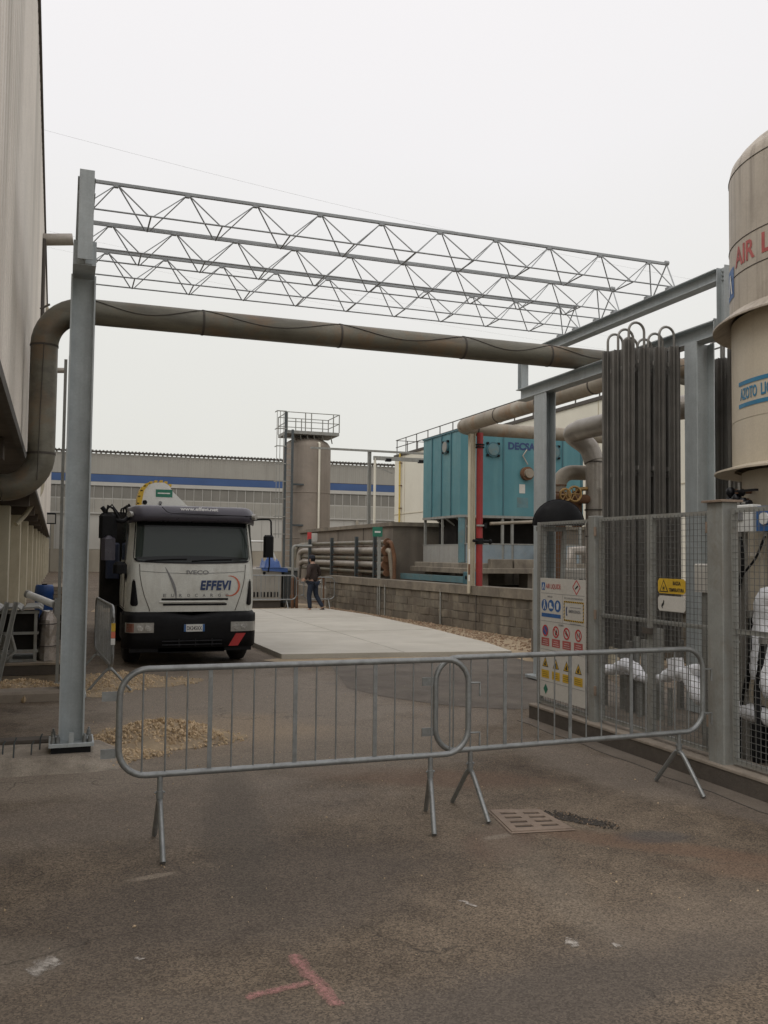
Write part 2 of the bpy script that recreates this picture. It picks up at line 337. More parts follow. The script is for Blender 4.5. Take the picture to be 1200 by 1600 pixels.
def link(name, me, parent=None, M=None):
    o = bpy.data.objects.new(name, me); COL.objects.link(o)
    if parent is not None:
        o.parent = parent; ORG[o.name] = ORG.get(parent.name, (0, 0, 0))
    if M is not None: o.matrix_local = M
    return o
def tag(o, label, cat, group=None, kind=None):
    if label: o['label'] = label
    if cat: o['category'] = cat
    if group: o['group'] = group
    if kind: o['kind'] = kind
    return o
def thing(name, label, cat, loc=(0, 0, 0), group=None):
    """Empty at the thing's base; its parts are then written in world coordinates"""
    o = bpy.data.objects.new(name, None); COL.objects.link(o); o.location = loc; o.empty_display_size = .2
    ORG[o.name] = tuple(loc); tag(o, label, cat, group); return o
def struct(name, mb, m):
    o = mb.build(name, m); o['kind'] = 'structure'; return o
def dup(root, M_loc, rotz, label, group=None):
    r = root.copy(); COL.objects.link(r); r.location = M_loc; r.rotation_euler = (0, 0, rotz); r['label'] = label
    if group: r['group'] = group
    for ch in list(root.children):
        c = ch.copy(); COL.objects.link(c); c.parent = r
        for g in list(ch.children):
            d = g.copy(); COL.objects.link(d); d.parent = c
    return r
def arc(c, u, v, r, a0, a1, n=8):
    c, u, v = Vector(c), Vector(u), Vector(v)
    return [c+(u*math.cos(a0+(a1-a0)*i/n)+v*math.sin(a0+(a1-a0)*i/n))*r for i in range(n+1)]
def bend(pts, r, n=7):
    """polyline with rounded corners"""
    pts = [Vector(p) for p in pts]; out = [pts[0]]
    for i in range(1, len(pts)-1):
        a = (pts[i-1]-pts[i]).normalized(); b = (pts[i+1]-pts[i]).normalized()
        for k in range(n+1):
            t = k/n; p0, p1, p2 = pts[i]+a*r, pts[i], pts[i]+b*r
            out.append(p0*(1-t)**2+p1*2*t*(1-t)+p2*t*t)
    return out+[pts[-1]]
def text_mesh(body, size, ext=.001, shear=0, bold=0, space=1.0, align='LEFT'):
    c = bpy.data.curves.new('lettering', 'FONT'); c.body = body; c.size = size; c.extrude = ext; c.shear = shear; c.offset = bold
    c.space_character = space; c.align_x = align; c.resolution_u = 3
    o = bpy.data.objects.new('lettering', c); me = bpy.data.meshes.new_from_object(o)
    bpy.data.objects.remove(o); return me
def text(body, size, m, parent, pos, ux, uy, name='lettering', fit=None, **k):
    """flat lettering: pos = left end of the baseline (world), ux reading direction, uy up"""
    me = text_mesh(body, size, **k)
    ux, uy = Vector(ux).normalized(), Vector(uy).normalized(); uz = ux.cross(uy)
    xs = [v.co.x for v in me.vertices]; w = max(xs)-min(xs) or 1; kx = (fit/w) if fit else 1
    off = Vector(ORG.get(parent.name, (0, 0, 0))) if parent else Vector((0, 0, 0)); pos = Vector(pos)-off
    for v in me.vertices: v.co = pos+ux*(v.co.x*kx)+uy*v.co.y+uz*v.co.z
    me.materials.clear(); me.materials.append(m)
    return link(name, me, parent)
def stones(name, m, n, sampler, smin, smax, parent=None, flat=.7):
    base = [Vector(v) for v in ((0, 0, 1), (.9, 0, .1), (.28, .86, 0), (-.73, .53, .1), (-.73, -.53, -.05), (.28, -.86, .05), (0, 0, -1))]
    fs0 = [(0, 1, 2), (0, 2, 3), (0, 3, 4), (0, 4, 5), (0, 5, 1), (6, 2, 1), (6, 3, 2), (6, 4, 3), (6, 5, 4), (6, 1, 5)]
    mb = MB()
    for _ in range(n):
        x, y, z = sampler(); s = smin+(smax-smin)*random.random()**2.2
        q = Euler((random.random()*6, random.random()*6, random.random()*6)).to_matrix()
        sc = (s*random.uniform(.7, 1.3), s*random.uniform(.6, 1.2), s*flat*random.uniform(.7, 1.1))
        vs = [q @ Vector((v.x*sc[0]*random.uniform(.75, 1.2), v.y*sc[1]*random.uniform(.75, 1.2), v.z*sc[2])) + Vector((x, y, z)) for v in base]
        mb.add(vs, fs0)
    return mb.build(name, m, parent)

# ================================================================== SETTING
struct('ground', MB().quad((-250, -60, 0), (300, -60, 0), (300, 500, 0), (-250, 500, 0)), ASPH)
# new concrete slab in the yard
sl_ = [(3.45, 14.5), (5.2, 14.33), (7.45, 14.0), (7.72, 15.5), (7.95, 19), (8.0, 23.5), (7.6, 26.4), (2.6, 26.6), (3.3, 20)]
slab = MB().prism(sl_, 'z', -.02, .085); struct('concrete_slab', slab, SLABM)
SLABJ = mat('slab_joint', (.25, .23, .19), .9, bump=0)
for a_, b_ in (((3.0, 18.5), (7.86, 18.5)), ((2.9, 22.6), (7.97, 22.6)), ((5.55, 14.32), (5.55, 26.5))):
    jm = MB().strut((a_[0], a_[1], .084), (b_[0], b_[1], .084), .008); o = jm.build('slab_joint', SLABJ); o['kind'] = 'structure'
# dusty bare ground at the far end of the yard and beside the block wall
def sheet(name, m, poly, z, kind='structure'):
    o = MB().quad(*[(x, y, z) for x, y in poly]).build(name, m); o['kind'] = kind; return o
sheet('bare_earth', BARE, [(7.3, 13.2), (8.6, 12.2), (9.8, 12), (9.2, 18), (8.9, 24), (8.2, 30), (6, 33), (1.5, 33), (.8, 27.2), (2.5, 26.0), (7.9, 25.8), (8.0, 20)], .006)
sheet('bare_earth', BARE, [(3.1, 14.45), (3.35, 14.0), (5.2, 14.0), (7.5, 13.8), (7.6, 14.1), (5.2, 14.4), (3.4, 14.6)], .006)
def verge():
    t = random.random(); y = 13+15*t; xw = 9.42-(y-15.8)*.088
    w = 1.35 if y < 20 else .95
    return xw-.15-random.random()**1.4*w, y, .01
tag(stones('verge_gravel', STONEG, 2600, verge, .012, .055), 'brown gravel and clods strewn between slab and block wall', None, None, 'stuff')
PATCHM = mat('asphalt_repair', (.125, .106, .086), .9, 0, .25, 2.0, dirt=(.17, .145, .115), dv=.6, ds=1.6, fine=.3, fs=120, bump=.6, bs=110)
sheet('asphalt_patch', PATCHM, [(4.0, 13.6), (3.75, 12.2), (3.55, 11.2), (3.75, 10.45), (4.05, 9.9), (4.3, 9.55), (4.75, 9.2), (5.5, 8.95), (6.6, 9.1), (7.4, 11), (7.6, 13.2), (7.3, 13.75), (5.5, 13.9)], .0035)
GUTM = mat('gutter_asphalt', (.150, .123, .096), .9, 0, .2, 1.5, dirt=(.24, .205, .165), dv=.6, ds=1.4, streak=(.10, .085, .07), sv=.5, ss=(6, .8, 1), fine=.35, fs=130, bump=.6, bs=110)
gu = [(4.795, 1.2), (4.795, 8.63)]+[(4.60+.02*math.sin(k*1.7)-.0*k+random.uniform(-.008, .008), 8.5-k*.25) for k in range(30)]
sheet('gutter_strip', GUTM, gu, .0035)
cr0 = MB(); cr0.tube([(x-.004, y, .002) for x, y in gu[2:]], .0045, 5); o = cr0.build('gutter_joint', SEAM); o['kind'] = 'structure'
# fenced compound on the right
struct('kerb', MB().box(4.80, 5.12, 1.2, 8.62, 0, .135), KERBM)
struct('kerb_cap', MB().bbox(4.793, 5.125, 1.195, 8.627, .135, .16, .008), KERBT)
struct('compound_floor', MB().prism([(5.12, .6), (9.2, .6), (9.2, 9.4), (5.7, 9.4), (5.12, 8.6)], 'z', 0, .09), ENCL)
# terrace behind the block wall
struct('raised_yard', MB().prism([(9.9, 12.4), (30, 12.4), (30, 62), (9.5, 62), (9.5, 25.5), (9.0, 25.5)], 'z', 0, .86), BUNK)
# footing of the left column with reinforcing stubs
fo = thing('column_footing', 'pale concrete footing strip under the left gantry column with rusty rebar stubs', 'footing', (0, 7.9, 0))
rm = MB(); gx = [-.80, -.5, -.2, .05, .25, .33, .42, .52]; gy = [7.50, 7.58, 7.64, 7.70, 7.76, 7.95, 8.2, 8.32, 8.4]
hz_ = lambda x, y: .09*max(0, min(1, (y-7.50)/.26))*max(0, min(1, (.52-x)/.2))*(1 if y < 8.33 else 0)+.0
vs = [(x+random.uniform(-.02, .02), y+random.uniform(-.02, .02), hz_(x, y)*random.uniform(.93, 1.0)+(.003 if hz_(x, y) > 0 else -.004)) for y in gy for x in gx]
rm.add(vs, [(j_*8+i_, j_*8+i_+1, (j_+1)*8+i_+1, (j_+1)*8+i_) for j_ in range(8) for i_ in range(7)], True); rm.build('footing_block', FOOT, fo)
for x, y, h in ((-.48, 7.8, .16), (-.42, 7.95, .13), (-.33, 7.78, .2), (-.2, 7.85, .14), (-.14, 8.05, .16), (-.55, 8.1, .18)):
    MB().tube([(x, y, .05), (x+.004, y, .09+h*.6), (x+.02, y+.01, .09+h*.8)], .006, 6).build('rebar', DSTEEL, fo)
MB().bbox(-.95, .3, 8.35, 8.55, 0, .11, .02).build('edge_beam', KERBM, fo)
MB().bbox(-1.0, .15, 11.15, 11.5, 0, .12, .03).build('edge_beam', KERBT, fo)

# ================================================================== LEFT HALL (long cladding wall, overhanging soffit, recessed cream bays)
HY0, HY1 = 3.0, 78.0
hx = lambda y: -.38-.009*y
ZS, ZT = 2.92, 8.45
hall = thing('industrial_hall', 'tall grey ribbed cladding hall with dark overhanging soffit along the left side of the yard', 'building', (-.4, 3, 0))
pw = 1.0
pm = MB()
for k in range(4):   # one sheet: four trapezoid ribs
    y = k*.25
    pm.prism([(0, y), (0, y+.25), (-.05, y+.25), (-.05, y)], 'z', 0, ZT-ZS) if False else None
    pm.add([(0, y, 0), (0, y+.10, 0), (.018, y+.125, 0), (.018, y+.215, 0), (0, y+.24, 0), (0, y+.25, 0)] +
           [(0, y, 1), (0, y+.10, 1), (.018, y+.125, 1), (.018, y+.215, 1), (0, y+.24, 1), (0, y+.25, 1)],
           [(i, i+1, i+7, i+6) for i in range(5)])
pme = pm.mesh('cladding_panel', HALLW)
ang = math.atan(.009)
for i in range(int(HY1-HY0)):
    y = HY0+i
    M = Matrix.Translation((hx(y)+.4, y-3, ZS)) @ Matrix.Rotation(ang, 4, 'Z') @ Matrix.Diagonal((1, 1.0, ZT-ZS, 1))
    link('cladding_panel', pme, hall, M)
q = MB()
q.prism([(hx(HY0)-.03, HY0), (hx(HY1)-.03, HY1), (-40, HY1), (-40, HY0)], 'z', ZS+.05, ZT-.05); q.build('upper_wall', SOFF, hall)
MB().prism([(hx(HY0)+.05, HY0-.02), (hx(HY1)+.05, HY1+.02), (hx(HY1)-.06, HY1+.02), (hx(HY0)-.06, HY0-.02)], 'z', ZT, ZT+.10).build('roof_trim', SEAM, hall)
MB().prism([(hx(HY0)+.04, HY0-.02), (hx(HY1)+.04, HY1+.02), (hx(HY1)-.02, HY1+.02), (hx(HY0)-.02, HY0-.02)], 'z', ZS-.09, ZS).build('drip_trim', SEAM, hall)
LX = -1.15
MB().prism([(hx(HY0)-.03, HY0), (hx(HY1)-.03, HY1), (LX-.3, HY1), (LX-.3, HY0)], 'z', ZS-.04, ZS+.04).build('soffit', SOFF, hall)
MB().box(LX-.4, LX-.15, HY0, HY1-2, 0, ZS-.05).build('lower_wall', CREAM, hall)
for i in range(15):
    y = 4.5+i*5.0
    MB().bbox(LX-.15, LX+.12, y, y+.35, 0, ZS-.26, .01).build('pier', CREAM, hall)
for i in range(15):
    y = 4.5+i*5.0
    MB().box(LX-.2, hx(y)-.12, y+.05, y+.3, ZS-.26, ZS-.05).build('soffit_bracket', SOFF, hall)
# flue, lamp and rainwater pipe on the hall
MB().tube(bend([(-.62, 18.2, 7.75), (.02, 18.2, 7.84)], .1), .115, 14).build('exhaust_pipe', LAGG, hall)
MB().tube([(-.50, 18.1, 7.75), (-.49, 18.1, 6.3), (-.50, 18.1, 5.2)], .035, 8).build('drain_pipe', SEAM, hall)
MB().tube([(-.5, 17.0, 6.1), (-.34, 17.0, 6.2)], .02, 8).build('conduit', SEAM, hall)
MB().tube(bend([(-.66, 24.5, 8.2), (-.52, 24.5, 8.0), (-.55, 24.5, 3.3), (-.95, 24.2, 2.6), (-1.12, 24, 2.4)], .2), .06, 10).build('downpipe', CREAM, hall)
MB().tube([(-.46, 15.6, 4.72), (-.02, 15.6, 4.75)], .045, 10).build('lamp_arm', LAGG, hall)
fl = thing('floodlight', 'small dark floodlight on an arm near the far end of the left hall', 'floodlight', (-.9, 46, 3.3))
MB().bbox(-1.0, -.35, 45.8, 46.1, 3.05, 3.6, .05).build('housing', BLK, fl)
MB().tube([(-1.3, 46, 3.35), (-.9, 46, 3.35)], .04, 8).build('arm', SEAM, fl)
MB().box(-.95, -.4, 45.78, 45.8, 3.1, 3.5).build('glass', LENS, fl)
# thin dark mast by the hall
mm = thing('mast', 'thin dark steel mast standing between hall wall and left gantry column', 'mast', (-.03, 12.5, 0))
MB().box(-.05, -.01, 12.48, 12.52, 0, 4.3).build('pole', GALVO, mm)
MB().box(-.08, .02, 12.45, 12.55, 0, .02).build('base_plate', GALVO, mm)

# ================================================================== INSULATED PIPE ACROSS THE YARD
ip = thing('insulated_pipe', 'large brown-grey clad pipe running overhead across the yard and turning down beside the left hall', 'pipe', (-.25, 10.3, 0))
RP = .142
def seg(pts, m, name='pipe_section', r=RP, n=24, parent=None): return MB().tube(pts, r, n).build(name, m, parent or ip)
vx, zc = -.25, 4.405
seg([(vx, 10.3, 2.80), (vx, 10.3, 3.98)], LAG)
e1 = arc((vx+.42, 10.3, 3.98), (-1, 0, 0), (0, 0, 1), .42, 0, PI/2, 10); seg(e1, LAG, 'elbow', RP*1.02)
e2 = arc((vx-.38, 10.3, 2.80), (1, 0, 0), (0, 0, -1), .38, 0, PI/2, 10); seg(e2, LAG, 'elbow', RP*1.02)
seg([(vx-.38, 10.3, 2.42), (-1.35, 10.3, 2.42)], LAG)
xs = [.17, 1.45, 3.1, 4.75, 6.0, 7.4, 8.4]
zp = lambda x: zc + .0*x+.012*max(0, min(1, x/6.5))
for i in range(len(xs)-1): seg([(xs[i], 10.3, zp(xs[i])), (xs[i+1]-.004, 10.3, zp(xs[i+1]))], LAG, r=RP+(.002 if i % 2 else 0))
for x in xs[1:-1]: MB().tube([(x-.012, 10.3, zp(x)), (x+.012, 10.3, zp(x))], RP+.006, 24).build('joint_band', SEAM, ip)
MB().tube([(vx, 10.3, 2.79), (vx, 10.3, 2.815)], RP+.008, 24).build('joint_band', SEAM, ip)
MB().tube([(vx, 10.3, 3.97), (vx, 10.3, 3.99)], RP+.006, 24).build('joint_band', SEAM, ip)
# sagging lacing wire along the cladding
for i in range(len(xs)-1):
    p = []
    for k in range(13):
        t = k/12; x = xs[i]+(xs[i+1]-xs[i])*t; a = R(58-62*math.sin(PI*t)**1.0)
        p.append((x, 10.3-(RP+.006)*math.cos(a), zp(x)+(RP+.006)*math.sin(a)))
    MB().tube(p, .005, 4).build('sheet_seam', SEAM, ip)
MB().tube([(vx-.03, 10.155, 2.5+.3*0), (vx-.02, 10.152, 3.2), (vx-.0, 10.15, 3.98)], .004, 4).build('sheet_seam', SEAM, ip)
# riser and return to the cooling tower
e3 = arc((8.4, 10.72, zc+.012), (0, -1, 0), (1, 0, 0), .42, 0, PI/2, 8)
seg(e3, LAG, 'elbow', RP*1.02)
seg([(8.82, 10.72, zc+.012), (8.82, 11.3, 4.6), (8.82, 12, 4.80)], LAG, r=.155)
seg([(8.82, 12.0, 4.80), (8.82, 15.4, 4.80)], LAGB, r=.16); seg([(8.82, 15.41, 4.80), (8.82, 18.9, 4.80)], LAGB, r=.162)
seg(arc((9.25, 18.9, 4.80), (-1, 0, 0), (0, 1, 0), .43, 0, PI/2, 8), LAGB, 'elbow', .165)
seg([(9.25, 19.33, 4.80), (11.2, 19.33, 4.80)], LAGB, r=.16); seg([(11.21, 19.33, 4.80), (13.6, 19.33, 4.80)], LAGB, r=.162)
for y in (13.5, 15.4, 17.2): MB().tube([(8.82, y-.015, 4.8), (8.82, y+.015, 4.8)], .17, 20).build('joint_band', SEAM, ip)
for x in (9.3, 11.2): MB().tube([(x-.015, 19.33, 4.8), (x+.015, 19.33, 4.8)], .17, 20).build('joint_band', SEAM, ip)
MB().lathe([(0, 5.04), (.06, 5.03), (.11, 4.99), (.16, 4.985), (.16, 4.96), (0, 4.955)], 9.05, 18.9, 16).build('cap', LAGG, ip)

# ================================================================== STEEL GANTRY
g = thing('steel_gantry', 'galvanised steel gantry of columns, beams and three lattice trusses spanning the yard', 'gantry', (0, 7.9, 0))
def column(x, y, z0, z1):
    MB().hbeam((x, y, z0), (x, y, z1), .26, .20, .014, (1, 0, 0)).build('column', GALV, g)
def column_x(x, y, z0, z1, w=.26, h=.2):
    return MB().hbeam((x, y, z0), (x, y, z1), w, h, .013, (1, 0, 0)).build('column', GALV, g)
column_x(.105, 7.98, .175, 4.085)
bp = MB().bbox(-.07, .285, 7.80, 8.16, .145, .175, .004).build('base_plate', GALV, g)
for x, y in ((-.035, 7.84), (.0, 7.84), (.21, 7.84), (.25, 7.84), (-.035, 8.12), (.25, 8.12)):
    MB().cyl(x, y, .175, .2, .02, 6).cyl(x, y, .2, .225, .017, 6).cyl(x, y, .225, .245, .009, 6).build('bolt', GALVB, bp)
MB().box(.085, .125, 7.81, 7.85, .175, .26).build('stiffener', GALV, g)
MB().box(-.05, .26, 7.83, 8.14, .05, .145).build('dark_gap_pad', BLK, g)  # coloured black to paint in the shaded gap under the base plate
def frame_side(x, y_far, cols):
    MB().hbeam((x, 7.57, 4.185), (x, y_far, 4.185), .18, .17, .012, (0, 0, 1)).build('beam', GALV, g)
    MB().hbeam((x, 7.58, 4.752), (x, y_far-.1, 4.752), .14, .135, .010, (0, 0, 1)).build('beam', GALV, g)
    MB().hbeam((x, 7.505, 4.095), (x, 7.505, 4.825), .115, .13, .010, (0, 1, 0)).build('stub_column', GALV, g)
    MB().hbeam((x, y_far-.06, 4.272), (x, y_far-.06, 4.82), .115, .12, .010, (0, 1, 0)).build('stub_column', GALV, g)
    MB().box(x-.09, x+.09, 7.571, 7.585, 4.085, 4.285).build('end_plate', GALV, g)
frame_side(.105, 11.95, None)
frame_side(6.50, 11.95, None)
# left outer face plate of the stub (broad flange seen from the street) and both end plates with bolts
for x in (.105, 6.50):
    for k in range(3):
        for z in (4.69, 4.12):
            for yy in (7.485, 7.53):
                MB().tube([(x-.0035, yy, z+.045*k), (x-.022, yy, z+.045*k)], .010, 6).build('bolt', GALVB, g)
column_x(6.53, 7.95, .1, 4.10, .20, .24); column_x(6.50, 11.24, 0.05, 4.10, .34, .16); column_x(.105, 11.4, .05, 4.10)
for x, y in ((6.53, 7.95), (6.50, 11.24), (.105, 11.4)): MB().bbox(x-.2, x+.2, y-.2, y+.2, .02, .06, .004).build('base_plate', GALV, g)
# trusses
ct = MB().tube([(0, 0, 0), (0, 0, 1)], 1, 6).mesh('brace', GALVD)
def rod(p, q, r, parent, name, me=ct):
    p, q = Vector(p), Vector(q); d = q-p
    M = Matrix.Translation(p-Vector(ORG.get(parent.name, (0, 0, 0)))) @ d.to_track_quat('Z', 'Y').to_matrix().to_4x4() @ Matrix.Diagonal((r, r, d.length, 1))
    return link(name, me, parent, M)
crossm = MB().tube([(0, 0, 0), (0, 0, 1)], 1, 8).mesh('chord', GALVD)
for ti, yt in enumerate((8.60, 9.69, 10.60)):
    tr = MB().strut((.12, yt, 5.205), (6.60, yt, 5.205), .030, .028).build('lattice_truss', GALVD, g)
    tr['label'] = ('nearest lattice truss, highest in the view', 'middle lattice truss', 'farthest lattice truss, just above the clad pipe')[ti]
    ap = [.378+.6625*i for i in range(10)]; zb = 4.868; dy = .20
    for s in (-1, 1): rod((.05, yt+s*dy, zb), (6.58, yt+s*dy, zb), .0085, tr, 'chord', crossm)
    nodes = [.05]+[a+.31 for a in ap]
    nodes[-1] = 6.55
    for i, a in enumerate(ap):
        for s in (-1, 1):
            rod((a, yt, 5.195), (nodes[i]+.02, yt+s*dy, zb), .0055, tr, 'brace')
            rod((a+.02, yt, 5.195), (nodes[i+1]-.02, yt+s*dy, zb), .0075, tr, 'brace')
        rod((nodes[i+1], yt-dy, zb-.006), (nodes[i+1], yt+dy, zb-.006), .008, tr, 'tie')
        MB().box(a-.022, a+.022, yt-.018, yt+.018, 5.172, 5.190).build('gusset', GALVD, tr)
    for s in (-1, 1):
        rod((6.60, yt, 5.2), (6.56, yt+s*dy, zb), .0085, tr, 'brace')
        rod((.06, yt, 5.2), (.05, yt+s*dy, zb), .0085, tr, 'brace')
        for xe in (.105, 6.5): MB().box(xe-.05, xe+.05, yt+s*dy-.035, yt+s*dy+.035, 4.822, 4.856).build('bearing_shoe', GALVD, tr)
    for xe in (.12, 6.6): MB().tube([(xe-.02, yt-.0, 5.215), (xe+.02, yt, 5.215)], .03, 8).build('end_cap', GALVD, tr)

# ================================================================== CROWD BARRIERS (each built at its own origin, x along the barrier)
def rrect(x0, x1, z0, z1, r, n=7, y=0):
    p = []
    for cx, cz, a in ((x1-r, z0+r, -PI/2), (x1-r, z1-r, 0), (x0+r, z1-r, PI/2), (x0+r, z0+r, PI)):
        for k in range(n+1):
            t = a+PI/2*k/n; p.append((cx+r*math.cos(t), y, cz+r*math.sin(t)))
    return p
barm = MB().tube([(0, 0, 0), (0, 0, 1)], 1, 8, smooth=True).mesh('bar', GALVB)
def barrier(label, loc, rotz, length, z0, z1, feet, group, flats=(4,), nb=None, wide=True):
    t = thing('crowd_barrier', label, 'barrier', (0, 0, 0), group)
    r = .115 if wide else .1
    MB().tube(rrect(0, length, z0, z1, .16), .019, 10, closed=True).build('frame', GALVB, t)
    n = nb or int(round(length/.135))
    for i in range(1, n):
        x = length*i/n
        zz0 = z0+.01; zz1 = z1-.01
        for xe in (x, length-x):
            if xe < .16: d = .16-math.sqrt(max(0, .16**2-(.16-xe)**2)); zz0 += d*.9; zz1 -= d*.9
        if i % 4 == 0 and i < n-1:
            o = MB().box(x-.013, x+.013, -.004, .004, zz0, zz1).build('flat_bar', GALVB, t)
        else:
            link('bar', barm, t, Matrix.Translation((x+random.uniform(-.004, .004), 0, zz0)) @ Matrix.Rotation(random.uniform(-.004, .004), 4, 'Y') @ Matrix.Diagonal((.0055, .0055, zz1-zz0, 1)))
    for fx in feet:
        fx, sk_ = fx if isinstance(fx, tuple) else (fx, 0)
        f = MB()
        f.tube(bend([(fx+.265*sk_, -.265, .012), (fx+.045*sk_, -.045, .27), (fx, .0, .30), (fx-.045*sk_, .045, .27), (fx-.265*sk_, .265, .012)], .05, 5), .0165, 10)
        o = f.build('foot', GALVB, t)
        MB().tube([(fx, 0, .285), (fx, 0, z0)], .0165, 10).build('foot_post', GALVB, o)
        MB().tube([(fx, 0, .30), (fx, 0, .345)], .0215, 10).build('collar', GALVB, o)
        MB().tube([(fx-.03, 0, .335), (fx+.03, 0, .335)], .006, 6).build('pin', GALVB, o)
    for zz in (z0+.13, z1-.16):
        MB().tube([(length+.015, 0, zz), (length+.085, 0, zz), (length+.085, 0, zz-.09)], .0075, 6).build('hook', GALVB, t)
        MB().box(-.10, -.015, -.004, .004, zz-.02, zz+.035).build('eye_plate', GALVB, t)
    t.location = loc; t.rotation_euler = (0, 0, rotz)
    return t
BG = 'crowd barriers closing off the yard'
barrier('left galvanised crowd barrier in front of the truck, overlapping the right one', (.335, 5.45, 0), R(-.3), 2.235, .44, 1.06, (.24, (1.965, -.30)), BG)
barrier('right galvanised crowd barrier reaching to the mesh fence kerb beside the drain grate', (2.385, 5.56, 0), R(2.3), 2.27, .43, 1.055, (.265, 2.04), BG)
b3 = barrier('crowd barrier standing end-on beside the truck with an orange reflector', (.60, 11.35, 0), R(93), 2.3, .35, 1.08, (.3, 2.0), BG)
for k, (z0_, z1_, m_) in enumerate(((.78, .88, YEL), (.70, .775, ORNG), (.62, .695, WHTP))):
    MB().box(-.022, .0, -.024, .024, z0_, z1_).build('reflector', m_, b3)
barrier('far crowd barrier in front of the grey generator at the end of the yard', (4.55, 26.6, 0), R(-1), 2.2, .35, 1.08, (.3, 1.9), BG)
barrier('short far crowd barrier behind the walking person beside the pipe rack', (7.25, 27.6, 0), R(-4), 1.0, .3, 1.0, (.2, .8), BG, nb=7)

# ================================================================== MESH FENCE, GATE AND SIGNS
FX = 4.90
fe = thing('mesh_fence', 'grey welded mesh fence with a double-leaf gate standing on the right-hand kerb', 'fence', (FX, 8.0, .16))
def post(y0, y1, z1, d=.10, cap=False):
    p = MB().bbox(FX-d/2, FX+d/2, y0, y1, .16, z1, .006).build('post', GALVO, fe)
    if cap: MB().bbox(FX-d/2-.03, FX+d/2+.03, y0-.03, y1+.03, z1, z1+.018, .004).build('post_cap', IRON, p)
def panel(y0, y1, z0, z1, mids=(), midr=None, w=.035, name='panel_frame', pitch=.0485):
    m_ = MB(); a = FX-.018; b = FX+.018
    m_.box(a, b, y0, y0+w, z0, z1).box(a, b, y1-w, y1, z0, z1).box(a, b, y0+w, y1-w, z0, z0+w).box(a, b, y0+w, y1-w, z1-w, z1)
    for m in mids: m_.box(a, b, m-w/2, m+w/2, z0+w, z1-w)
    if midr:
        e_ = [y0+w]+[x for m in sorted(mids) for x in (m-w/2, m+w/2)]+[y1-w]
        for k in range(0, len(e_), 2): m_.box(a, b, e_[k], e_[k+1], midr-w/2, midr+w/2)
    o = m_.build(name, GALVO, fe)
    wr = MB(); n = int((y1-y0)/pitch)
    for i in range(1, n):
        y = y0+(y1-y0)*i/n; wr.strut((FX-.021, y, z0+w*.5), (FX-.021, y, z1-w*.5), 0.0036)
    n = int((z1-z0)/pitch)
    for i in range(1, n):
        z = z0+(z1-z0)*i/n; wr.strut((FX-.0255, y0+w*.5, z), (FX-.0255, y1-w*.5, z), .0036)
    wo_ = wr.build('wire_mesh', WIRE, o); wo_['kind'] = 'stuff'
post(7.43, 7.545, 2.15); post(5.62, 5.80, 2.19, .15, True); post(8.56, 8.60, 2.12, .04); post(3.9, 4.02, 2.15)
panel(7.55, 8.555, .18, 2.12)
panel(6.62, 7.40, .20, 2.13, midr=1.19, name='gate_leaf'); panel(5.83, 6.61, .20, 2.13, midr=1.19, name='gate_leaf')
panel(4.05, 5.59, .18, 2.14, midr=1.19); panel(2.3, 3.88, .18, 2.14, midr=1.19)
post(2.16, 2.28, 2.15)
for z in (.42, 1.15, 1.95): MB().cyl(FX-.055, 7.415, z, z+.09, .014, 8).build('hinge', IRON, fe)
for z in (.42, 1.95): MB().cyl(FX-.06, 5.815, z, z+.09, .014, 8).build('hinge', IRON, fe)
MB().box(FX-.05, FX-.02, 6.56, 6.68, 1.08, 1.13).build('latch', SEAM, fe)

SXp = 4.858
sg = thing('safety_sign', 'tall white safety board with pictograms fixed to the left end of the mesh fence', 'sign', (SXp, 8.0, .25))
MB().box(SXp, SXp+.004, 7.60, 8.485, .262, 1.52).build('board', WHT, sg)
# local board coordinates: u from left (0..0.885) to right, v from bottom (0..1.26)
def S(u, v, o=.0): return (SXp-.0015-o, 8.485-u, .262+v)
def srect(mb, u0, u1, v0, v1, o=0): return mb.add([S(u0, v0, o), S(u1, v0, o), S(u1, v1, o), S(u0, v1, o)], [(0, 1, 2, 3)])
def sdisc(mb, u, v, r, o=0, n=20): return mb.add([S(u+r*math.cos(2*PI*k/n), v+r*math.sin(2*PI*k/n), o) for k in range(n)], [tuple(range(n))])
def sring(mb, u, v, r, r2, o=0, n=20):
    vs = [S(u+q*math.cos(2*PI*k/n), v+q*math.sin(2*PI*k/n), o) for q in (r, r2) for k in range(n)]
    return mb.add(vs, [(k, (k+1) % n, n+(k+1) % n, n+k) for k in range(n)])
def spoly(mb, pts, o=0): return mb.add([S(u, v, o) for u, v in pts], [tuple(range(len(pts)))])
def st(body, u, v, size, m, fit=None, **k): text(body, size, m, sg, S(u, v, .001), (0, -1, 0), (0, 0, 1), fit=fit, ext=.0004, **k)
p = MB(); srect(p, .03, .10, 1.13, 1.21); p.build('logo', BLUE, sg)
p = MB(); spoly(p, [(.04, 1.14), (.055, 1.14), (.068, 1.18), (.08, 1.14), (.092, 1.14), (.07, 1.20)], .001); p.build('logo_letter', WHTP, sg)
st('AIR LIQUIDE', .12, 1.15, .07, REDT, fit=.30, bold=.0006)
p = MB()
for v in (1.095, .80, .50, .165): srect(p, .02, .865, v-.0, v+.004)
srect(p, .455, .459, .805, 1.09); p.build('rule_line', GRYP, sg)
p = MB()   # ghs diamond
for a, b in (((.72, 1.25), (.79, 1.18)), ((.79, 1.18), (.72, 1.108)), ((.72, 1.108), (.65, 1.18)), ((.65, 1.18), (.72, 1.25))):
    A, B = Vector(a), Vector(b); n_ = Vector((-(B-A).y, (B-A).x)).normalized()*.006
    spoly(p, [tuple(A-n_), tuple(B-n_), tuple(B+n_), tuple(A+n_)])
p.build('hazard_diamond', REDP, sg)
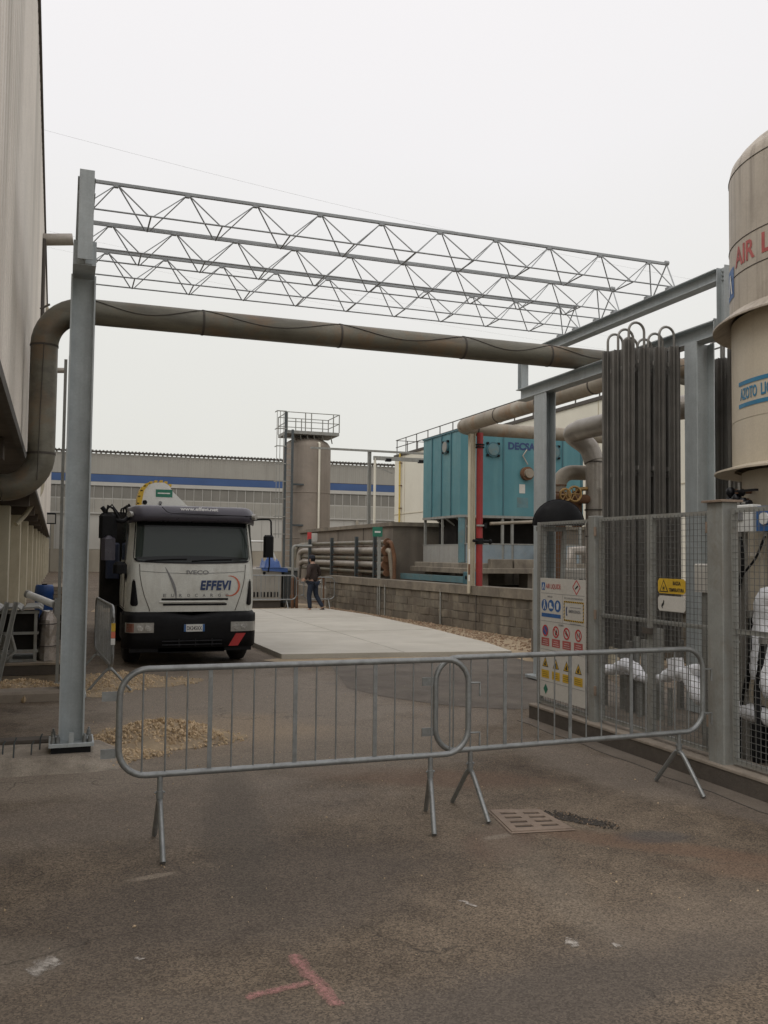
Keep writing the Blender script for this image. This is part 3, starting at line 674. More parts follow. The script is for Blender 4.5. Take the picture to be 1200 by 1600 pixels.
p = MB(); spoly(p, [(.69, 1.165), (.70, 1.155), (.752, 1.185), (.748, 1.20), (.73, 1.197)]); p.build('gas_cylinder_symbol', BLKP, sg)
for i, u in enumerate((.09, .225, .36)):
    p = MB(); sdisc(p, u, .97, .062); p.build('mandatory_disc', BLUE, sg)
p = MB()
spoly(p, [(.075, 0.925), (.06, 0.925), (.08, 0.990), (.075, 1.010), (.105, 1.010), (.10, 0.990), (.12, 0.925), (.105, 0.925), (.09, 0.975)], .001); sdisc(p, .09, 1.012, .012, .001, 10)
spoly(p, [(.19, 0.940), (.265, 0.940), (.262, 0.955), (.235, 0.967), (.232, 1.000), (.195, 1.000)], .001)
spoly(p, [(.34, 0.935), (.375, 0.935), (.385, 0.985), (.378, 1.010), (.365, 0.990), (.36, 1.015), (.35, 1.015), (.347, 0.990), (.335, 1.000)], .001)
p.build('mandatory_symbol', WHTP, sg)['kind'] = 'stuff'
p = MB(); srect(p, .03, .42, .845, .885); p.build('caption_bar', BLUE, sg)
st('OBBLIGO', .15, 1.055, .025, GRYP); st('DIVIETI', .38, .767, .03, GRYP); st('PERICOLO', .37, .462, .028, GRYP)
st('IN CASO DI EMERGENZA', .49, 1.055, .026, GRYP, fit=.35)
ub, vb, u1, v1 = .48, .83, .855, 1.035
p = MB(); srect(p, ub, u1, vb, vb+.016); srect(p, ub, u1, v1-.016, v1); srect(p, ub, ub+.016, vb+.016, v1-.016); srect(p, u1-.016, u1, vb+.016, v1-.016); p.build('hazard_border', YEL, sg)
p = MB()
for k in range(11):
    u = ub+.004+k*.034
    if u+.026 < u1:
        spoly(p, [(u, vb), (u+.014, vb), (u+.026, vb+.016), (u+.012, vb+.016)], .001); spoly(p, [(u, v1-.016), (u+.014, v1-.016), (u+.026, v1), (u+.012, v1)], .001)
for k in range(5):
    v = vb+.024+k*.034
    for u in (ub, u1-.016): spoly(p, [(u, v), (u+.016, v+.012), (u+.016, v+.026), (u, v+.014)], .001)
p.build('hazard_stripe', BLKP, sg)
p = MB(); spoly(p, [(.53, 0.885), (.545, 0.880), (.55, 0.895), (.54, 0.905), (.54, 0.955), (.55, 0.965), (.545, 0.980), (.53, 0.975), (.52, 0.955), (.52, 0.905)]); p.build('telephone_symbol', NAVY, sg)
st('800 - 123456'.replace('123456', 'EMERGENZA')[6:], .575, .92, .04, GRYP, fit=.22, bold=.0006)
p = MB()
for v in (.805, 0.970): srect(p, .60, .80, v, v+.006)
p.build('small_print', GRYP, sg)
for i, u in enumerate((.11, .325, .535, .755)):
    v = .70
    if i == 0: p = MB(); sdisc(p, u, v, .052); p.build('prohibition_disc', BLUE, sg)
    p = MB(); sring(p, u, v, .046, .062, .001)
    spoly(p, [(u-.045, v+.035), (u-.035, v+.045), (u+.045, v-.035), (u+.035, v-.045)], .0015); p.build('prohibition_ring', REDP, sg)
    if i:
        p = MB(); 
        if i == 1: spoly(p, [(u-.01, v-.035), (u+.018, v-.03), (u+.024, v), (u+.008, v+.035), (u, v+.005), (u-.018, v-.01)])
        elif i == 2: spoly(p, [(u-.03, v+.005), (u-.005, v+.03), (u+.005, v+.01), (u+.03, v-.01), (u+.012, v-.03), (u-.01, v-.012)])
        else: srect(p, u-.028, u-.018, v-.03, v+.03); srect(p, u+.015, u+.025, v-.03, v+.03)
        p.build('prohibition_symbol', BLKP, sg)
    p = MB(); srect(p, u-.08, u+.08, .54, .625); p.build('caption_panel', REDT, sg)
    p = MB()
    for k in range(3): srect(p, u-.06+.01*k, u+.06-.006*k, .555+k*.022, .559+k*.022, .001)
    p.build('small_print', WHTP, sg)
    v = .318
    p = MB(); spoly(p, [(u-.062, v), (u+.062, v), (u, v+.105)]); p.build('warning_triangle', BLKP, sg)
    p = MB(); spoly(p, [(u-.05, v+.007), (u+.05, v+.007), (u, v+.092)], .001); p.build('warning_field', YEL, sg)
    p = MB(); spoly(p, [(u-.018, v+.014), (u+.02, v+.014), (u+.012, v+.035), (u+.016, v+.05), (u, v+.062), (u-.01, v+.04), (u-.02, v+.035)], .002); p.build('warning_symbol', BLKP, sg)
    p = MB(); srect(p, u-.078, u+.078, .20, .285); p.build('caption_panel', YEL, sg)
    p = MB()
    for k in range(3): srect(p, u-.06, u+.06-.01*k, .22+k*.02, .2235+k*.02, .001)
    p.build('small_print', BLKP, sg)
p = MB(); spoly(p, [(.11, .03+.0), (.155, .075+.02), (.11, .14+.0), (.065, .075+.02)], .001); 
p = MB(); spoly(p, [(.12, .03), (.165, .085), (.12, .14), (.075, .085)], .001); p.build('green_diamond', GREEN, sg)

ys = thing('warning_sign', 'small yellow low-temperature warning plate wired to the gate mesh above a white plate', 'sign', (4.86, 6.29, 1.45))
def plate(parent, y1, y0, z0, z1, m, zoff=0.0):
    r = .02; pts = [(y1-r, z0), (y0+r, z0), (y0, z0+r), (y0, z1-r), (y0+r, z1), (y1-r, z1), (y1, z1-r), (y1, z0+r)]
    return MB().prism(pts, 'x', 4.858, 4.862).build('plate', m, parent)
plate(ys, 6.465, 6.107, 1.445, 1.572, YEL)
def T(mb, y, z, o=0): return (4.8565-o, y, z)
p = MB(); p.add([T(p, 6.445, 1.457), T(p, 6.325, 1.457), T(p, 6.385, 1.563)], [(0, 1, 2)]); p.build('warning_triangle', BLKP, ys)
p = MB(); p.add([T(p, 6.43, 1.465, .001), T(p, 6.34, 1.465, .001), T(p, 6.385, 1.548, .001)], [(0, 1, 2)]); p.build('warning_field', YEL, ys)
p = MB()
for a in range(3):
    c_, s_ = math.cos(a*PI/3+.5), math.sin(a*PI/3+.5); y, z = 6.385, 1.49
    p.add([T(p, y+.022*c_-.003*s_, z+.022*s_+.003*c_, .002), T(p, y+.022*c_+.003*s_, z+.022*s_-.003*c_, .002), T(p, y-.022*c_+.003*s_, z-.022*s_-.003*c_, .002), T(p, y-.022*c_-.003*s_, z-.022*s_+.003*c_, .002)], [(0, 1, 2, 3)])
p.build('snowflake', BLKP, ys)
text('BASSA', .044, BLKP, ys, (4.856, 6.265, 1.52), (0, -1, 0), (0, 0, 1), ext=.0004, fit=.10, bold=.0008)
text('TEMPERATURA', .042, BLKP, ys, (4.856, 6.315, 1.463), (0, -1, 0), (0, 0, 1), ext=.0004, fit=.195, bold=.0008)
ws = thing('information_plate', 'small white plate with a black mark wired to the gate mesh below the yellow plate', 'sign', (4.86, 6.29, 1.35))
plate(ws, 6.465, 6.107, 1.295, 1.425, WHT)
p = MB(); sy, sz = 6.40, 1.36
p.add([T(p, sy+.018, sz-.01), T(p, sy-.004, sz+.005), T(p, sy-.01, sz+.03), T(p, sy-.022, sz+.02), T(p, sy-.016, sz-.01), T(p, sy+.004, sz-.03)], [(0, 1, 2, 3, 4, 5)])
p.add([T(p, sy+.022, sz-.022), T(p, sy+.012, sz-.018), T(p, sy-.002, sz-.04), T(p, sy+.006, sz-.045)], [(0, 1, 2, 3)]); p.build('symbol', BLKP, ws)

# ================================================================== AMBIENT VAPORISERS
def finned():
    m_ = MB()
    m_.tube([(0, 0, 0), (0, 0, 1)], .016, 8, cap=False)
    for k in range(8):
        a = k*PI/4+.2; c_, s_ = math.cos(a), math.sin(a); r = .064; w_ = .0014
        m_.add([(.014*c_-w_*s_, .014*s_+w_*c_, z) for z in (0, 1)] + [(r*c_-w_*s_, r*s_+w_*c_, z) for z in (0, 1)] +
               [(.014*c_+w_*s_, .014*s_-w_*c_, z) for z in (0, 1)] + [(r*c_+w_*s_, r*s_-w_*c_, z) for z in (0, 1)],
               [(0, 2, 3, 1), (4, 5, 7, 6), (2, 6, 7, 3), (1, 3, 7, 5), (0, 4, 6, 2)])
    return m_.mesh('finned_tube', ALU)
finme = finned()
def vaporiser(label, x0, y0, nx, ny, pitch, z0, z1, us):
    v = thing('vaporiser', label, 'vaporiser', (x0, y0, .09), 'ambient air vaporisers')
    for i in range(nx):
        for j in range(ny):
            x, y = x0+i*pitch, y0+j*pitch; zt = z1-.05*((i*7+j*3) % 4)/2
            link('finned_tube', finme, v, Matrix.Translation((x-x0, y-y0, z0-.09)) @ Matrix.Diagonal((1, 1, zt-z0, 1)))
            MB().cyl(x, y, zt, zt+.06, .014, 8).cyl(x, y, z0-.1, z0, .014, 8).build('tube_end', ALUL, v)
    for (i, j, i2, j2, h) in us:
        a = Vector((x0+i*pitch, y0+j*pitch, z1+.04)); b = Vector((x0+i2*pitch, y0+j2*pitch, z1+.04)); d = b-a; r = d.length/2
        pts = [a-Vector((0, 0, .1)), a+Vector((0, 0, h))]+arc((a+b)/2+Vector((0, 0, h)), (a-b).normalized(), (0, 0, 1), r, 0, PI, 10)[1:-1]+[b+Vector((0, 0, h)), b-Vector((0, 0, .1))]
        MB().tube(pts, .0145, 8).build('return_bend', ALUL, v)
    X1, Y1 = x0+(nx-1)*pitch, y0+(ny-1)*pitch
    for z in (z0+.35, z0+1.9, z1-.32):
        for k in range(ny-1): MB().box(x0-.03, X1+.03, y0+(k+.5)*pitch-.006, y0+(k+.5)*pitch+.006, z, z+.045).build('tie_bar', ALUL, v)
        for k in range(nx-1): MB().box(x0+(k+.5)*pitch-.006, x0+(k+.5)*pitch+.006, y0-.03, Y1+.03, z+.06, z+.105).build('tie_bar', ALUL, v)
    for x in (x0-.03, X1+.03):
        for y in (y0-.04, Y1+.04): MB().bbox(x-.03, x+.03, y-.03, y+.03, .09, z0+.1, .003).build('leg', ALUL, v)
    return v
vaporiser('tall bundle of dark finned vaporiser tubes with looped tops left of the big gantry column', 5.79, 8.20, 4, 3, .20, .75, 4.14,
          ((0, 2, 1, 2, .02), (0, 1, 1, 1, .03), (0, 0, 1, 0, .06), (1, 2, 2, 2, .0), (2, 2, 3, 2, .0), (2, 1, 3, 1, .02), (2, 0, 3, 0, .05)))
vaporiser('second bundle of dark finned vaporiser tubes between the big column and the liquid gas tank', 7.0, 7.96, 3, 3, .19, .75, 4.10,
          ((0, 2, 1, 2, .04), (0, 1, 1, 1, .08), (1, 1, 2, 2, .06), (1, 0, 2, 0, .03)))

# ================================================================== LIQUID GAS TANK
TX, TY, TR = 6.44, 5.70, 1.10
tk = thing('gas_tank', 'tall beige liquid gas tank with projecting skirt rings behind the fence at right', 'tank', (TX, TY, .09))
rr_ = TR
dome = [(rr_*math.cos(a), 5.17+.50*math.sin(a)) for a in [PI/2*k/12 for k in range(13)]]
def strips(segs, m, name):
    mb = MB()
    for sg_ in segs: mb.lathe(sg_, TX, TY, 96)
    return mb.build(name, m, tk)
strips([[(rr_, 3.84), (rr_, 4.195)], [(rr_, 4.201), (rr_, 4.48)], [(rr_, 4.486), (rr_, 5.12)], [(rr_-.004, 4.195), (rr_-.004, 4.201)], [(rr_-.004, 4.48), (rr_-.004, 4.486)]], TANKU, 'upper_shell')
strips([[(rr_, 5.122), (rr_*.996, 5.165), (rr_*.984, 5.22)] + [(rr_*math.cos(a), 5.122+.48*math.sin(a)) for a in [.22+(PI/2-.22)*k/11 for k in range(12)]]], TANKU, 'dome')
for z in (4.198, 4.483, 5.121): MB().tube([(TX+(rr_+.001)*math.cos(2*PI*a/96), TY+(rr_+.001)*math.sin(2*PI*a/96), z) for a in range(96)], .0045, 5, closed=True).build('weld_seam', SEAM, tk)
strips([[(rr_-.012, 2.52), (rr_-.012, 2.93)], [(rr_-.012, 2.935), (rr_-.012, 3.82)], [(rr_-.015, 2.93), (rr_-.015, 2.935)]], TANKL, 'lower_shell')
strips([[(rr_-.02, 3.89), (rr_+.01, 3.885), (rr_+.145, 3.78)], [(rr_+.145, 3.78), (rr_+.145, 3.765)], [(rr_+.145, 3.765), (rr_+.13, 3.765), (rr_-.02, 3.86)]], TANKU, 'drip_skirt')
strips([[(rr_-.03, 2.55), (rr_+.0, 2.545), (rr_+.14, 2.505)], [(rr_+.14, 2.505), (rr_+.14, 2.49)], [(rr_+.14, 2.49), (rr_+.13, 2.49), (rr_-.03, 2.52)]], TANKL, 'drip_skirt')
MB().lathe([(rr_-.09, .75), (rr_-.09, 2.50)], TX, TY, 96).build('base_shell', TANKL, tk)
MB().lathe([(0, .75), (rr_-.09, .75)], TX, TY, 64).build('base_plate', TANKL, tk)
for a in (PI*.75, PI*1.25, PI*1.75, PI*.25, PI): MB().bbox(TX+.9*math.cos(a)-.07, TX+.9*math.cos(a)+.07, TY+.9*math.sin(a)-.07, TY+.9*math.sin(a)+.07, .09, .76, .005).build('leg', TANKL, tk)
def wrap(body, size, m, a0, z, r, bold=0, space=1.0, name='lettering', kx=1.0, fit=None):
    """lettering laid round the tank; a0 = angle of its left end, reading to the right as seen from outside"""
    me = text_mesh(body, size, ext=.001, bold=bold, space=space)
    off = Vector(ORG[tk.name]); xs_ = [v.co.x for v in me.vertices]; xm = min(xs_)
    if fit: kx = fit/(max(xs_)-xm)
    for v in me.vertices:
        a = a0 + (v.co.x-xm)*kx/r; rr = r+.003+v.co.z
        v.co = Vector((TX+rr*math.cos(a), TY+rr*math.sin(a), z+v.co.y))-off
    me.materials.clear(); me.materials.append(m); link(name, me, tk)
def band(m, a0, a1, z0, z1, r, name='blue_band'):
    n = max(2, int((a1-a0)/.05)); mb = MB(); mb.lathe([(r+.004, z0), (r+.004, z1)], TX, TY, n, a0, a1); mb.build(name, m, tk)
AT = math.atan2(-.66, -.75)   # filled in from the tangent direction below
th = math.atan2(TY, TX)       # direction camera -> tank axis
D = math.hypot(TX, TY); AT = th+PI - math.acos(TR/D)   # tangent point on the left
wrap('AIR', .235, REDT, AT+.31, 4.265, TR, bold=.005, fit=.33)
wrap('LIQUIDE', .235, REDT, AT+.69, 4.265, TR, bold=.005, fit=.86)
band(BLUE, AT+.03, AT+.27, 4.03, 4.30, TR, 'logo_panel')
mb = MB()
def tp(a, z, o=.008): return (TX+(TR+o)*math.cos(a), TY+(TR+o)*math.sin(a), z)
mb.add([tp(AT+.09, 4.07), tp(AT+.13, 4.07), tp(AT+.165, 4.19), tp(AT+.20, 4.07), tp(AT+.24, 4.07), tp(AT+.18, 4.25), tp(AT+.15, 4.25)], [(0, 1, 2, 6), (2, 3, 4, 5), (2, 5, 6)]); mb.build('logo_letter', WHTP, tk)
wrap('AZOTO', .135, BLUEL, AT+.365, 3.098, TR-.012, bold=.003, fit=.265)
wrap('LIQUIDO', .135, BLUEL, AT+.655, 3.098, TR-.012, bold=.003, fit=.36)
band(BLUEL, AT+.335, AT+1.15, 3.22, 3.255, TR-.012); band(BLUEL, AT+.335, AT+1.15, 3.03, 3.065, TR-.012)

# control cabinet, valves, hoses by the tank
cb = thing('control_cabinet', 'white control cabinet with a grey display behind the fence mesh under the tank valves', 'cabinet', (5.28, 5.88, .09))
MB().bbox(5.22, 5.33, 5.74, 6.03, 1.97, 2.19, .01).build('housing', WHTP, cb)
MB().box(5.212, 5.2195, 5.84, 5.97, 2.06, 2.155).build('display', GRYP, cb)
MB().box(5.213, 5.2195, 5.96, 6.0, 2.0, 2.015).build('label_print', GRYP, cb)
MB().box(5.25, 5.29, 5.86, 5.90, .09, 1.97).build('stand', ALUL, cb)
be = thing('blue_housing', 'blue round-faced transmitter beside the white control cabinet behind the fence', 'transmitter', (5.28, 5.6, .09))
MB().bbox(5.22, 5.33, 5.50, 5.70, 1.97, 2.17, .01).build('housing', BLUE, be)
MB().tube([(5.219, 5.6, 2.07), (5.206, 5.6, 2.07)], .05, 16).build('dial', WHTP, be)
MB().box(5.26, 5.29, 5.58, 5.62, .09, 1.97).build('stand', ALUL, be)
vb_ = thing('valve_manifold', 'dark valve manifold with lever arm sticking out of the tank base below the lower ring', 'valve', (5.5, 6.1, 2.2))
v = MB(); v.tube([(5.30, 6.0, 2.31), (5.7, 6.1, 2.33)], .020, 8); v.tube([(5.32, 6.1, 2.24), (5.75, 6.1, 2.24)], .026, 8); v.build('pipe', RUST, vb_)
for x, y, z, r in ((5.30, 6.07, 2.31, .04), (5.30, 6.0, 2.25, .04), (5.32, 6.09, 2.23, .045), (5.30, 5.92, 2.22, .035), (5.32, 5.96, 2.30, .03)):
    MB().tube([(x, y, z-r), (x, y, z-r*.4), (x, y, z+r*.4), (x, y, z+r)], [r*.5, r, r, r*.5], 10).build('valve_body', BLKG, vb_)
for x, y, z in ((5.30, 6.08, 2.34), (5.30, 5.97, 2.31)): MB().cyl(x, y, z, z+.07, .012, 8).build('spindle', ALUL, vb_)
MB().box(5.26, 5.29, 5.74, 5.98, 2.30, 2.318).build('lever', BLKG, vb_)
MB().tube([(5.28, 5.84, 2.205), (5.28, 5.96, 2.21)], .012, 8).build('spindle', ALUL, vb_)
MB().tube([(5.28, 5.85, 2.205), (5.28, 5.82, 2.205)], .026, 10).build('knob', BLKG, vb_)
for k, (pp, r_) in enumerate((([(5.25, 5.90, 1.95), (5.24, 5.86, 1.7), (5.24, 5.95, 1.4), (5.3, 6.1, 1.1)], .016), ([(5.25, 5.62, 1.95), (5.24, 5.72, 1.75), (5.24, 5.95, 1.55), (5.24, 6.05, 1.42)], .010),
                 ([(5.26, 5.80, 1.3), (5.27, 5.82, .9), (5.26, 5.9, .6), (5.26, 5.95, .1)], .022), ([(5.22, 5.62, 1.1), (5.22, 5.70, .7), (5.2, 5.66, .4), (5.2, 5.7, .1)], .028))):
    hz = thing('hose', ('thick black hose hanging from the white control cabinet behind the mesh', 'thin black cable running diagonally below the blue transmitter',
              'black hose reaching down to the floor behind the fence at the right edge', 'second fat black hose at the far right edge behind the fence')[k], 'hose', pp[-1])
    MB().tube(bend(pp, .06, 5), r_, 8).build('hose_run', BLK, hz)
    MB().tube([Vector(pp[0])+Vector((0, 0, .03)), Vector(pp[0])-Vector((0, 0, .02))], r_*1.4, 8).build('fitting', ALUL, hz)
ol = thing('pump_unit', 'beige pump casing with an orange warning sticker behind the lower mesh near the right edge', 'pump', (5.48, 5.97, .09))
MB().bbox(5.42, 5.62, 5.83, 6.12, .45, 1.80, .03).build('casing', TANKL, ol)
MB().box(5.405, 5.419, 5.95, 6.04, .96, 1.05).build('sticker', YEL, ol)
MB().box(5.400, 5.404, 5.97, 6.02, .985, 1.03).build('sticker_print', BLKP, ol)
for y in (5.87, 6.07): MB().box(5.4, 5.56, y-.03, y+.03, .09, .55).build('leg', BLKG, ol)
eb = thing('junction_box', 'small beige electrical box behind the gate mesh beside the big gantry column', 'box', (5.34, 6.42, .09))
MB().bbox(5.28, 5.40, 6.32, 6.52, 1.45, 1.70, .01).build('housing', WHT, eb); MB().box(5.31, 5.36, 6.39, 6.45, .09, 1.45).build('stand', GALVO, eb)

# frosted pipework
def frost_tube(parent, pts, r, name='ice_sleeve'):
    P_ = []; pts = [Vector(p) for p in pts]
    for i in range(len(pts)-1):
        n = max(2, int((pts[i+1]-pts[i]).length/.035))
        for k in range(n): P_.append(pts[i].lerp(pts[i+1], k/n))
    P_.append(pts[-1])
    P_ = [p+Vector((random.uniform(-1, 1), random.uniform(-1, 1), random.uniform(-1, 1)))*r*.07 for p in P_]
    rs = [r*(1+.07*math.sin(i*.4)+random.uniform(-.05, .09)) for i in range(len(P_))]
    m_ = MB().tube(P_, rs, 16); 
    for i, v in enumerate(m_.v): v += Vector((random.uniform(-1, 1), random.uniform(-1, 1), random.uniform(-1, 1)))*r*.035
    m_.build(name, FROST, parent)
fz = thing('frosted_pipework', 'low pipes thickly coated in white frost behind the fence and gate', 'pipes', (5.8, 6.5, .5))
frost_tube(fz, [(5.7, 8.57, .49), (5.7, 8.3, .535), (5.7, 8.1, .55)], .055)
frost_tube(fz, [(5.7, 8.3, .54), (5.7, 8.12, .60), (5.7, 7.98, .58), (5.7, 7.88, .50)], .07)
frost_tube(fz, [(5.7, 7.95, .50), (5.7, 7.67, .505), (5.7, 7.42, .57)], .045)
frost_tube(fz, [(5.7, 7.46, .57), (5.7, 7.33, .62), (5.7, 7.17, .63), (5.7, 7.04, .68), (5.7, 6.8, .72)], .062)
frost_tube(fz, [(5.7, 7.33, .58), (5.7, 7.31, .66), (5.7, 7.32, .76)], .075)
frost_tube(fz, [(5.7, 7.12, .64), (5.68, 7.0, .54), (5.6, 6.82, .47), (5.55, 6.6, .45)], .085)
frost_tube(fz, [(5.55, 6.6, .45), (5.45, 6.3, .47), (5.32, 6.05, .50), (5.27, 5.75, .505), (5.25, 5.1, .50), (5.25, 4.4, .49)], .068)
frost_tube(fz, [(5.3, 5.70, .78), (5.3, 5.70, 1.0), (5.3, 5.69, 1.3), (5.3, 5.64, 1.44), (5.33, 5.4, 1.49)], .095)
frost_tube(fz, [(5.3, 5.70, .82), (5.3, 5.6, .72), (5.3, 5.3, .68)], .085)
for x, y in ((5.7, 7.9), (5.7, 7.4), (5.7, 6.9), (5.45, 6.1)): MB().bbox(x-.02, x+.02, y-.02, y+.02, .09, .46, .003).build('support', GALVO, fz)
for y, z in ((8.35, .95), (8.12, .90), (7.98, .88), (7.72, 1.02), (6.72, 1.05), (6.6, .98)):
    MB().box(5.80, 5.84, y-.035, y+.035, .09, z).build('support', GALVO, fz)

# ================================================================== BLOCK WALL
bw = thing('block_wall', 'weathered grey-brown block wall with coping stones running along the right side of the slab', 'wall', (9.42, 15.8, 0))
wx = lambda y: 9.40-(y-15.8)*.088
wang = math.atan(.088)
def wslab(y0, y1, z0, z1, t0, t1, m, name, parent=bw, j=0):
    """block whose face follows the wall line; t0..t1 thickness measured behind the face"""
    pts = [(wx(y0)+t0+j, y0), (wx(y1)+t0+j, y1), (wx(y1)+t1, y1), (wx(y0)+t1, y0)]
    return MB().prism(pts, 'z', z0, z1).build(name, m, parent)
wslab(12.0, 28.6, 0, .825, .012, .28, CONC, 'mortar_core')
bm_cache = {}
random.seed(11)
nb = 0
for r_ in range(4):
    y = 12.0+(.25 if r_ % 2 else 0); z0 = .008+r_*.204
    while y < 28.5:
        yl = min(y+.49, 28.6); m_ = random.choice(BLOCKS[:3] if random.random() < .85 else BLOCKS)
        j = random.uniform(-.014, .006)
        b_ = MB(); e_ = .006+random.uniform(0, .005)
        y0_, y1_ = y+.004, yl+.004; za, zb_ = z0, z0+.195
        w0, w1 = wx(y0_), wx(y1_)
        # chamfered block face
        b_.add([(w0+.022, y0_, za), (w1+.022, y1_, za), (w1+.022, y1_, zb_), (w0+.022, y0_, zb_),
                (wx(y0_+e_)+j, y0_+e_, za+e_*.8), (wx(y1_-e_)+j+random.uniform(-.004, .004), y1_-e_, za+e_*.8), (wx(y1_-e_)+j, y1_-e_, zb_-e_*.8), (wx(y0_+e_)+j+random.uniform(-.004, .004), y0_+e_, zb_-e_*.8)],
               [(4, 5, 6, 7), (0, 1, 5, 4), (1, 2, 6, 5), (2, 3, 7, 6), (3, 0, 4, 7)])
        b_.build('block', m_, bw); y += .5; nb += 1
y = 12.0
while y < 28.5:
    L_ = 1.95; y1 = min(y+L_, 28.6); jj = random.uniform(-.01, .01)
    wslab(y+.006, y1-.006, .83, 1.04+random.uniform(-.006, .006), -.045+jj, .36, COPE, 'coping_stone'); y += L_
MB().prism([(wx(18.9)-.022, 18.885), (wx(18.9)-.022, 18.915), (wx(18.9)+.01, 18.915), (wx(18.9)+.01, 18.885)], 'z', 0, 1.05).build('expansion_joint', SEAM, bw)
for y in (23.9, 24.25, 20.6): MB().tube([(wx(y)-.03, y, 0), (wx(y)-.03, y, .9)], .022, 8).build('conduit', GALVO, bw)

# ================================================================== BUNKER AND PIPE RACK
bk = thing('concrete_bunker', 'stained concrete bunker behind the pipe rack beside the teal cooling tower', 'building', (9.4, 25.2, 0))
pb = [(9.4, 25.3), (9.4, 36.5), (17.0, 36.5), (17.0, 25.3)]
MB().prism(pb, 'z', 0, 2.62).build('wall', BUNK, bk)
MB().prism([(9.33, 25.22), (9.33, 36.6), (17.1, 36.6), (17.1, 25.22)], 'z', 2.62, 2.74).build('roof_slab', COPE, bk)
for y in (28.1, 31.0, 33.8): MB().box(9.385, 9.402, y-.012, y+.012, 0, 2.62).build('shutter_joint', SEAM, bk)
for x in (11.5, 13.5): MB().box(x-.012, x+.012, 25.285, 25.302, .8, 2.62).build('shutter_joint', SEAM, bk)
MB().box(8.6, 9.4, 28.7, 36.0, 0, .55).build('plinth', CONC, bk)
pr = thing('pipe_rack', 'rack of stacked horizontal lagged pipes on dark posts along the bunker wall', 'pipes', (9.1, 30, 0))
for z, r, m_, y0, y1 in ((2.12, .07, LAG, 24.95, 35.2), (1.87, .115, LAGG, 25.0, 35.0), (1.63, .062, LAG, 25.0, 35.1), (1.44, .10, LAGG, 25.05, 35.0), (1.20, .055, LAG, 25.0, 35.2)):
    p = [(9.1, y0, z), (9.1, y1-.3, z), (9.0, y1, z-.1), (8.95, y1, .75)] if r > .08 else [(9.1, y0, z), (9.1, y1, z), (8.9, y1+.02, z-.15), (8.9, y1+.02, .5)]
    MB().tube(bend(p, .12, 4), r, 12).build('pipe_run', m_, pr)
    MB().tube([(9.1, y0+.05, z), (9.1, y0-.03, z)], r+.05, 14).build('flange', RUST, pr)
MB().tube(bend([(9.1, 24.9, 2.12), (9.1, 24.62, 2.12), (9.2, 24.6, 1.7), (9.2, 24.6, 1.0)], .12, 5), .06, 10).build('pipe_run', RUST, pr)
MB().tube(bend([(9.1, 24.9, 1.87), (9.12, 24.75, 1.87), (9.2, 24.72, 1.0)], .1, 5), .08, 10).build('pipe_run', LAGB, pr)
for y in (25.6, 27.4, 30.2, 33.2):
    MB().hbeam((8.93, y, .0 if y > 28.6 else .9), (8.93, y, 2.32), .10, .10, .01, (1, 0, 0)).build('rack_post', DSTEEL, pr)
    for z in (2.02, 1.74, 1.55, 1.32, 1.12): MB().box(8.93, 9.36, y-.03, y+.03, z-.022, z+.0).build('bracket', RUST, pr)
gs = thing('green_sign', 'small green sign on a thin grey post standing against the block wall', 'sign', (8.66, 24.45, 0))
MB().box(8.62, 8.70, 24.41, 24.47, 0, 2.30).build('post', GALVO, gs)
MB().box(8.44, 8.74, 24.385, 24.405, 2.27, 2.55).build('sign_plate', GREEN, gs)
MB().box(8.50, 8.68, 24.380, 24.384, 2.38, 2.43).build('arrow', WHTP, gs).name = 'arrow'
rs = thing('red_sign', 'small red fire sign with a white plate at the far end of the pipe rack', 'sign', (8.95, 33.4, 2.3))
MB().box(8.86, 9.02, 33.3, 33.32, 2.28, 2.58).build('sign_plate', REDP, rs); MB().box(9.03, 9.26, 33.3, 33.32, 2.22, 2.55).build('sign_plate', WHT, rs)
MB().box(9.0, 9.04, 33.33, 33.37, 1.6, 2.5).build('post', GALVO, rs)
rf = thing('rusty_frame', 'low rusty pipe frame with hanging tags behind the walking person', 'frame', (8.2, 29.0, 0))
for p in (((7.75, 28.8, 0), (7.75, 28.8, .95)), ((8.25, 28.8, 0), (8.25, 28.8, .95)), ((7.75, 28.8, .93), (8.25, 28.8, .93)), ((7.75, 28.8, .15), (8.25, 28.8, .15))): MB().strut(p[0], p[1], .035).build('rail', RUST, rf)
for x, z in ((7.86, .80), (8.12, .84), (7.98, .68)): MB().tube([(x, 28.77, z), (x, 28.75, z)], .055, 10).build('tag_plate', WHT, rf)
rb = thing('bollard', 'pair of rusty steel bollards left of the walking person', 'bollard', (6.9, 27.0, 0))
for x in (6.72, 6.86): MB().cyl(x, 26.95, 0, .98, .045, 10).lathe([(.045, .98), (.03, 1.01), (0, 1.02)], x, 26.95, 10).build('bollard_pipe', RUST, rb)
lp = thing('pale_riser', 'pale vertical pipe with a bent top standing behind the bollards', 'pipe', (6.9, 27.9, 0))
MB().tube(bend([(6.95, 27.9, 0), (6.95, 27.9, 2.0), (7.6, 28.0, 2.0)], .12, 5), .045, 10).build('pipe_run', GALVO, lp)
MB().tube([(6.95, 27.9, .3), (6.95, 27.9, .42)], .07, 10).build('flange', RUST, lp)

